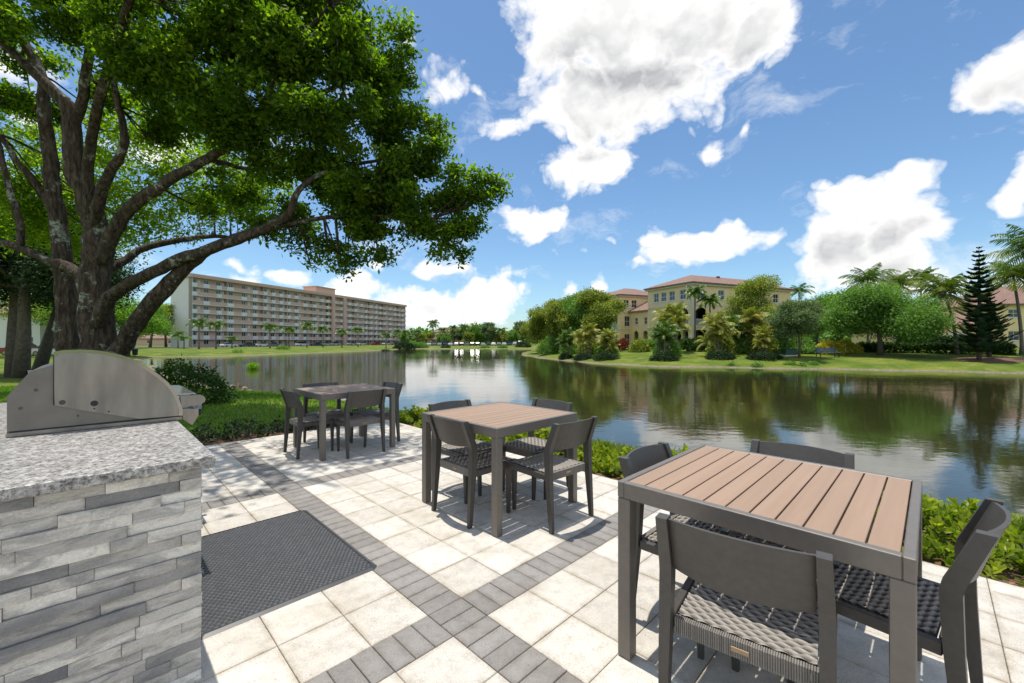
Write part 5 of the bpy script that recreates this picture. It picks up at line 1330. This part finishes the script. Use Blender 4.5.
# far tree belt closing the horizon behind everything
global_belt = [(-60, 300), (600, 830), (820, 1120), (530, 640)]
RN = np.random.default_rng(77)
pts = []
for a_ in np.linspace(-75, 75, 900):
    d = 300 + 20*math.sin(a_*0.7); x, y = d*math.sin(math.radians(a_)), d*math.cos(math.radians(a_)); h = 7+2.5*math.sin(a_*1.9)+1.5*math.sin(a_*5.3)
    pts.append((x, y, 1.5+h*0.4, 4.2))
Pt, tn = clumps(pts, (1.6, 8), 1.2)
o = quads('far_woodland', leaves(Pt, np.full(len(Pt), 2.4), 0.6), tn, M['leafG']); tag(o, 'far belt of trees along the horizon behind the buildings', 'woodland', kind='stuff')

# ------------------------------------------------------------------ small things
x, y = W(789, 43)
t = thing('utility_box', 'green electrical transformer box on the lawn left of the silvery tree', 'utility box', (x, y, H(x, y)))
mb = MB(); mb.bevbox((-.58, -.4, 0.08), (.58, .4, .68), .03); mb.build('cabinet', M['green'], t)
mb = MB(); mb.bevbox((-.62, -.44, .681), (.62, .44, .75), .03); mb.build('lid', M['green'], t)
mb = MB(); mb.box((-.7, -.5, -0.1), (.7, .5, .079)); mb.build('plinth', M['aptwhite'], t)
x, y = W(828, 41.5)
t = thing('park_bench', 'blue park bench in front of the yellow flowering shrub', 'bench', (x, y, H(x, y)), 0.05)
mb = MB()
for k in range(4): mb.bevbox((-1.1, -.25+k*.13, .43), (1.1, -.15+k*.13, .47), .006)
mb.build('seat', M['blue'], t)
mb = MB()
for k in range(3): mb.bevbox((-1.1, .24+k*.03, .55+k*.13), (1.1, .28+k*.03, .65+k*.13), .006)
mb.build('backrest', M['blue'], t)
for s_ in (-.95, .95):
    mb = MB(); mb.box((s_-.03, -.24, -0.02), (s_+.03, -.19, .429)); mb.box((s_-.03, .285, -0.02), (s_+.03, .34, .9)); mb.box((s_-.03, -.19, .37), (s_+.03, .285, .428)); mb.build('leg', M['blackplastic'], t)
x, y = W(135, 62); t = thing('waste_bin', 'small black waste bin on the lawn right of the oak trunk', 'bin', (x, y, H(x, y)))
mb = MB(); mb.tube([(0,0,0.15), (0,0,1.0)], [.3, .36], 16); mb.build('barrel', M['blackplastic'], t)
mb = MB(); mb.tube([(0,0,1.001), (0,0,1.08), (0, 0, 1.12)], [.38, .36, .2], 16); mb.build('lid', M['blackplastic'], t)
mb = MB(); mb.tube([(0,0,-0.1), (0,0,.149)], .05, 8); mb.build('post', M['blackplastic'], t)
for i, (px, d, hh, lab) in enumerate([(40, 24, .55, 'short white marker post on the lawn left of the twin trunks'), (33, 21, .35, 'squat white irrigation box on the lawn by the dark tree')]):
    x, y = W(px, d); t = thing('marker_post', lab, 'post', (x, y, H(x, y)))
    mb = MB(); w_ = .06 if i == 0 else .12; mb.bevbox((-w_, -w_, -.1), (w_, w_, hh), .01); mb.build('shaft', M['white'], t)
    mb = MB(); mb.bevbox((-w_-.015, -w_-.015, hh+.001), (w_+.015, w_+.015, hh+.04), .008); mb.build('cap', M['white'], t)
# papyrus clump standing in the water
x, y = W(253, 36); rr = random.Random(3)
t = thing('reed_clump', 'small bright green reed clump standing in the lake', 'reed', (x, y, WZ-0.1))
V = []
for k in range(160):
    a = rr.uniform(0, 6.3); q = rr.uniform(0.05, .9); h_ = rr.uniform(.35, .85)*(1.1-q*.5); b_ = Vector((q*.35*math.cos(a), q*.35*math.sin(a), 0)); tp = Vector((q*math.cos(a), q*math.sin(a), h_)); sd = Vector((-math.sin(a), math.cos(a), 0))*.03
    m_ = (b_+tp)/2+Vector((0, 0, .15)); V += [[b_-sd, b_+sd, m_+sd, m_-sd], [m_-sd, m_+sd, tp+sd*.1, tp-sd*.1]]
quads('blades', np.array([[tuple(p) for p in q] for q in V]), RN.uniform(.2, 1, len(V)), M['leafB'], t)
# rocks and leaf debris on the muddy near shore
RN = np.random.default_rng(9)
n = 2600; X = RN.uniform(-15, -3, n); Y = RN.uniform(12, 24, n); s_ = sdist(X, Y); k_ = (s_ > -0.8) & (s_ < 0.9); X, Y = X[k_], Y[k_]
V = leaves(np.stack([X, Y, np.maximum(Hf(X, Y), WZ)+.02], 1), np.full(len(X), .22), .5, up=3)
o = quads('shore_litter', V, RN.uniform(0, 1, len(X)), leaf_mat('dry_leaf', (.10,.07,.04), (.25,.19,.12), (.45,.38,.28), .1)); tag(o, 'dry leaves and debris along the muddy near shore', 'litter', kind='stuff')
n = 900; uu = UMAX+RN.uniform(.02, .9, n); vv = RN.uniform(-4, 5, n); X = OX+C45*uu-C45*vv; Y = OY+C45*uu+C45*vv
V = leaves(np.stack([X, Y, Hf(X, Y)+.035], 1), np.full(n, .06), .5, up=3)
o = quads('leaf_litter', V, RN.uniform(0, 1, n), leaf_mat('brown_leaf', (.09,.04,.02), (.2,.1,.05), (.34,.2,.1), .1)); tag(o, 'brown fallen leaves on the mulch beside the patio', 'litter', kind='stuff')

# ------------------------------------------------------------------ sky, sun, camera
sv = Vector((0.085, -0.078, -0.78)).normalized()
sun_el = math.asin(-sv.z); sun_az = math.atan2(-sv.x, -sv.y)
ld = bpy.data.lights.new('sun', 'SUN'); ld.energy = 3.7; ld.angle = math.radians(0.53); ld.color = (1.0, 0.95, 0.86)
lo_ = bpy.data.objects.new('sun', ld); COL.objects.link(lo_); lo_.rotation_euler = sv.to_track_quat('-Z', 'Y').to_euler(); lo_.location = (0, 0, 50)
w = bpy.data.worlds.new('World'); sc.world = w; w.use_nodes = True; nt = w.node_tree; nt.nodes.clear()
out = nt.nodes.new('ShaderNodeOutputWorld')
sky = nt.nodes.new('ShaderNodeTexSky'); sky.sky_type = 'NISHITA'; sky.sun_disc = False; sky.sun_elevation = sun_el; sky.sun_rotation = sun_az; sky.ozone_density = 2.2; sky.dust_density = 0.5; sky.air_density = 1.0
dirv = nt.nodes.new('ShaderNodeTexCoord').outputs['Generated']
BL = [(600,15,110,75,1.1),(690,15,110,70,1.1),(750,30,60,55,1.1),(650,80,90,62,1.1),(585,105,70,50,1.05),(588,160,50,36,.9),(560,45,55,55,1),(515,128,38,16,.55),(540,85,30,30,.5),
 (440,85,38,40,.6),(478,92,14,14,.4),(405,38,16,16,.5),(540,220,52,24,.9),(440,272,40,14,.6),(500,300,40,22,.8),(360,284,46,20,.8),(425,310,60,24,.9),(245,285,30,16,.7),(690,80,20,12,.3),(560,255,30,10,.4),(840,190,26,10,.5),(930,225,22,12,.6),(535,240,35,14,.5),(700,246,80,22,1.05),(735,228,30,18,.9),(655,240,24,16,.7),(640,262,18,10,.6),(735,225,30,14,.7),(600,285,14,12,.7),(565,287,13,8,.5),(612,245,8,8,.5),
 (870,215,70,50,1.1),(900,192,48,36,1.05),(840,250,55,45,1.1),(885,245,70,40,1.05),(930,240,35,22,.7),(880,275,90,28,.9),(825,190,22,9,.5),(985,80,48,35,1),(1030,60,60,45,1),(1015,200,30,35,.9),(1040,180,40,50,1),
 (713,150,22,17,.65),(746,135,15,14,.65),(772,208,12,6,.4),(400,292,45,24,.8),(480,292,28,18,.8),(440,312,110,20,.9),(350,300,60,24,.7),(290,275,28,12,.7),(237,268,30,14,.7),(375,268,22,12,.6),(510,275,30,10,.45),
 (20,120,40,20,.7),(10,70,60,30,.6),(60,230,40,20,.6),(-60,200,90,60,.9),(1120,120,100,70,1),(1100,280,120,40,.9),(650,315,160,14,.6),(300,20,60,60,.6),(150,150,90,50,.5)]
def dirof(px, y): return np.array([(px-CX)/F, 1.0, (HY-y)/F])/np.linalg.norm([(px-CX)/F, 1.0, (HY-y)/F])
fill_clouds = [((0.5, -0.8, 0.5), .5, .3), ((-0.6, -0.7, 0.3), .4, .2), ((0.0, -0.6, 0.8), .4, .3), ((0.9, -0.2, 0.5), .25, .14), ((-0.8, -0.3, 0.45), .3, .15), ((0.2, -0.9, 0.4), .3, .18), ((-0.4, -0.8, 0.7), .3, .2), ((0.1, 0.15, 0.98), .3, .3), ((0.6, -0.7, 0.25), .3, .1), ((-0.95, 0.1, 0.3), .2, .1)]  # unseen clouds behind and above the camera, added as fill light
warp = N(nt, 'ShaderNodeTexNoise', {'Vector': dirv, 'Scale': 7.0, 'Detail': 3.0, 'Roughness': 0.55}).outputs['Color']
wv = N(nt, 'ShaderNodeVectorMath', {0: warp, 1: (0.5, 0.5, 0.5)}, operation='SUBTRACT').outputs[0]
wv = N(nt, 'ShaderNodeVectorMath', {0: wv}, operation='SCALE')
wv.inputs['Scale'].default_value = 0.10
dw = N(nt, 'ShaderNodeVectorMath', {0: dirv, 1: wv.outputs[0]}, operation='ADD').outputs[0]
acc = None; accS = None
def blob(c, rx_, rz, s, big=False):
    global acc, accS
    d = N(nt, 'ShaderNodeVectorMath', {0: dw, 1: tuple(c)}, operation='SUBTRACT').outputs[0]
    d = N(nt, 'ShaderNodeVectorMath', {0: d, 1: (1/rx_, 1/rx_, 1/rz)}, operation='MULTIPLY').outputs[0]
    l = N(nt, 'ShaderNodeVectorMath', {0: d}, operation='LENGTH').outputs['Value']
    v = math_(nt, 'MULTIPLY_ADD', l, -s*1.0, s*1.15+0.0)
    acc = v if acc is None else math_(nt, 'MAXIMUM', acc, v)
    if not big: return
    vb = N(nt, 'ShaderNodeVectorMath', {0: d, 1: (0.0, 0.0, -0.55)}, operation='DOT_PRODUCT').outputs['Value']
    vb = math_(nt, 'MINIMUM', vb, math_(nt, 'MULTIPLY', v, 1.5))
    accS = vb if accS is None else math_(nt, 'MAXIMUM', accS, vb)
for px, y, rx_, ry, s in BL:
    c = dirof(px, y); a_ = np.linalg.norm(dirof(px+rx_, y)-dirof(px-rx_, y))/2; b_ = np.linalg.norm(dirof(px, y+ry)-dirof(px, y-ry))/2
    blob(c, a_, b_, s, rx_ >= 60 and ry > 24 and y > 0)
for c, a_, b_ in fill_clouds: blob(np.array(c)/np.linalg.norm(c), a_, b_, 1)
def fbm(vec, sc1, det, ro): return N(nt, 'ShaderNodeTexNoise', {'Vector': vec, 'Scale': sc1, 'Detail': det, 'Roughness': ro}).outputs['Fac']
mp = N(nt, 'ShaderNodeMapping', {0: dirv}); mp.inputs['Scale'].default_value = (1, 1, 1.5)
n1 = fbm(mp.outputs[0], 11.0, 10.0, 0.60)
up = N(nt, 'ShaderNodeVectorMath', {0: mp.outputs[0], 1: (-0.008, 0.0, 0.030)}, operation='ADD').outputs[0]
n2 = fbm(up, 11.0, 6.0, 0.6)
m1_ = fbm(mp.outputs[0], 4.5, 5.0, 0.55)
up2 = N(nt, 'ShaderNodeVectorMath', {0: mp.outputs[0], 1: (-0.03, 0.0, 0.085)}, operation='ADD').outputs[0]
m2_ = fbm(up2, 4.5, 5.0, 0.55)
accp = math_(nt, 'MINIMUM', math_(nt, 'MAXIMUM', acc, -0.5), 1.0)
vor = N(nt, 'ShaderNodeTexVoronoi', {'Vector': dw, 'Scale': 16.0, 'Detail': 3.0, 'Roughness': 0.55}, feature='F1').outputs['Distance']
den = math_(nt, 'ADD', math_(nt, 'MULTIPLY', accp, 1.45), math_(nt, 'MULTIPLY', math_(nt, 'SUBTRACT', n1, 0.5), 1.35))
den = math_(nt, 'ADD', den, math_(nt, 'MULTIPLY', math_(nt, 'SUBTRACT', 0.56, vor), 0.60))
alpha = ramp(nt, den, [(0.08, 0.0), (0.26, 0.42), (0.52, 1.0)])
lit = math_(nt, 'ADD', math_(nt, 'MULTIPLY', math_(nt, 'SUBTRACT', n1, n2), 0.7), math_(nt, 'SUBTRACT', m1_, m2_))
litf = ramp(nt, math_(nt, 'MULTIPLY_ADD', lit, 4.0, 0.5), [(0.0, 0.0), (0.85, 1.0)])
thick = ramp(nt, den, [(0.35, 0.0), (1.1, 1.0)])
under = ramp(nt, accS, [(0.0, 0.0), (0.40, 1.0)])
shd = math_(nt, 'ADD', math_(nt, 'MULTIPLY', under, 0.62), math_(nt, 'MULTIPLY', math_(nt, 'SUBTRACT', 1.0, litf), 0.30))
shade = math_(nt, 'MULTIPLY', thick, shd, clamp=True)
ccol = mixc(nt, math_(nt, 'MULTIPLY', shade, 1.0), (0.82, 0.812, 0.80), (0.31, 0.32, 0.34))
skc = mixc(nt, 1.0, sky.outputs[0], (0.80, 0.965, 1.04), 'MULTIPLY')
wmp = N(nt, 'ShaderNodeMapping', {0: dw}); wmp.inputs['Scale'].default_value = (1, 1, 2.4)
wisp = ramp(nt, fbm(wmp.outputs[0], 5.5, 12.0, 0.66), [(0.54, 0.0), (0.78, 0.55)])
alpha = math_(nt, 'MAXIMUM', alpha, wisp)
bg1 = N(nt, 'ShaderNodeBackground', {'Color': skc, 'Strength': 0.12})
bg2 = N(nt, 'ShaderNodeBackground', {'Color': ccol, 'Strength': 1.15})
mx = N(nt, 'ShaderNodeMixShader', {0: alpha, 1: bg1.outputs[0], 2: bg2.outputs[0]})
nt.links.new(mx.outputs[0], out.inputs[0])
w.cycles.sampling_method = 'MANUAL'; w.cycles.sample_map_resolution = 512
cam = bpy.data.cameras.new('camera'); co_ = bpy.data.objects.new('camera', cam); COL.objects.link(co_)
co_.location = (0, 0, CAMZ); co_.rotation_euler = (PI/2, 0, 0); cam.sensor_width = 36; cam.lens = F/1024*36; cam.clip_start = 0.05; cam.clip_end = 5000
sc.camera = co_
sc.view_settings.view_transform = 'Standard'; sc.view_settings.look = 'None'; sc.view_settings.gamma = 1; sc.view_settings.exposure = 0.32
sc.cycles.max_bounces = 7; sc.cycles.diffuse_bounces = 3; sc.cycles.glossy_bounces = 3; sc.cycles.transmission_bounces = 2; sc.cycles.use_denoising = True; sc.cycles.caustics_reflective = False; sc.cycles.caustics_refractive = False
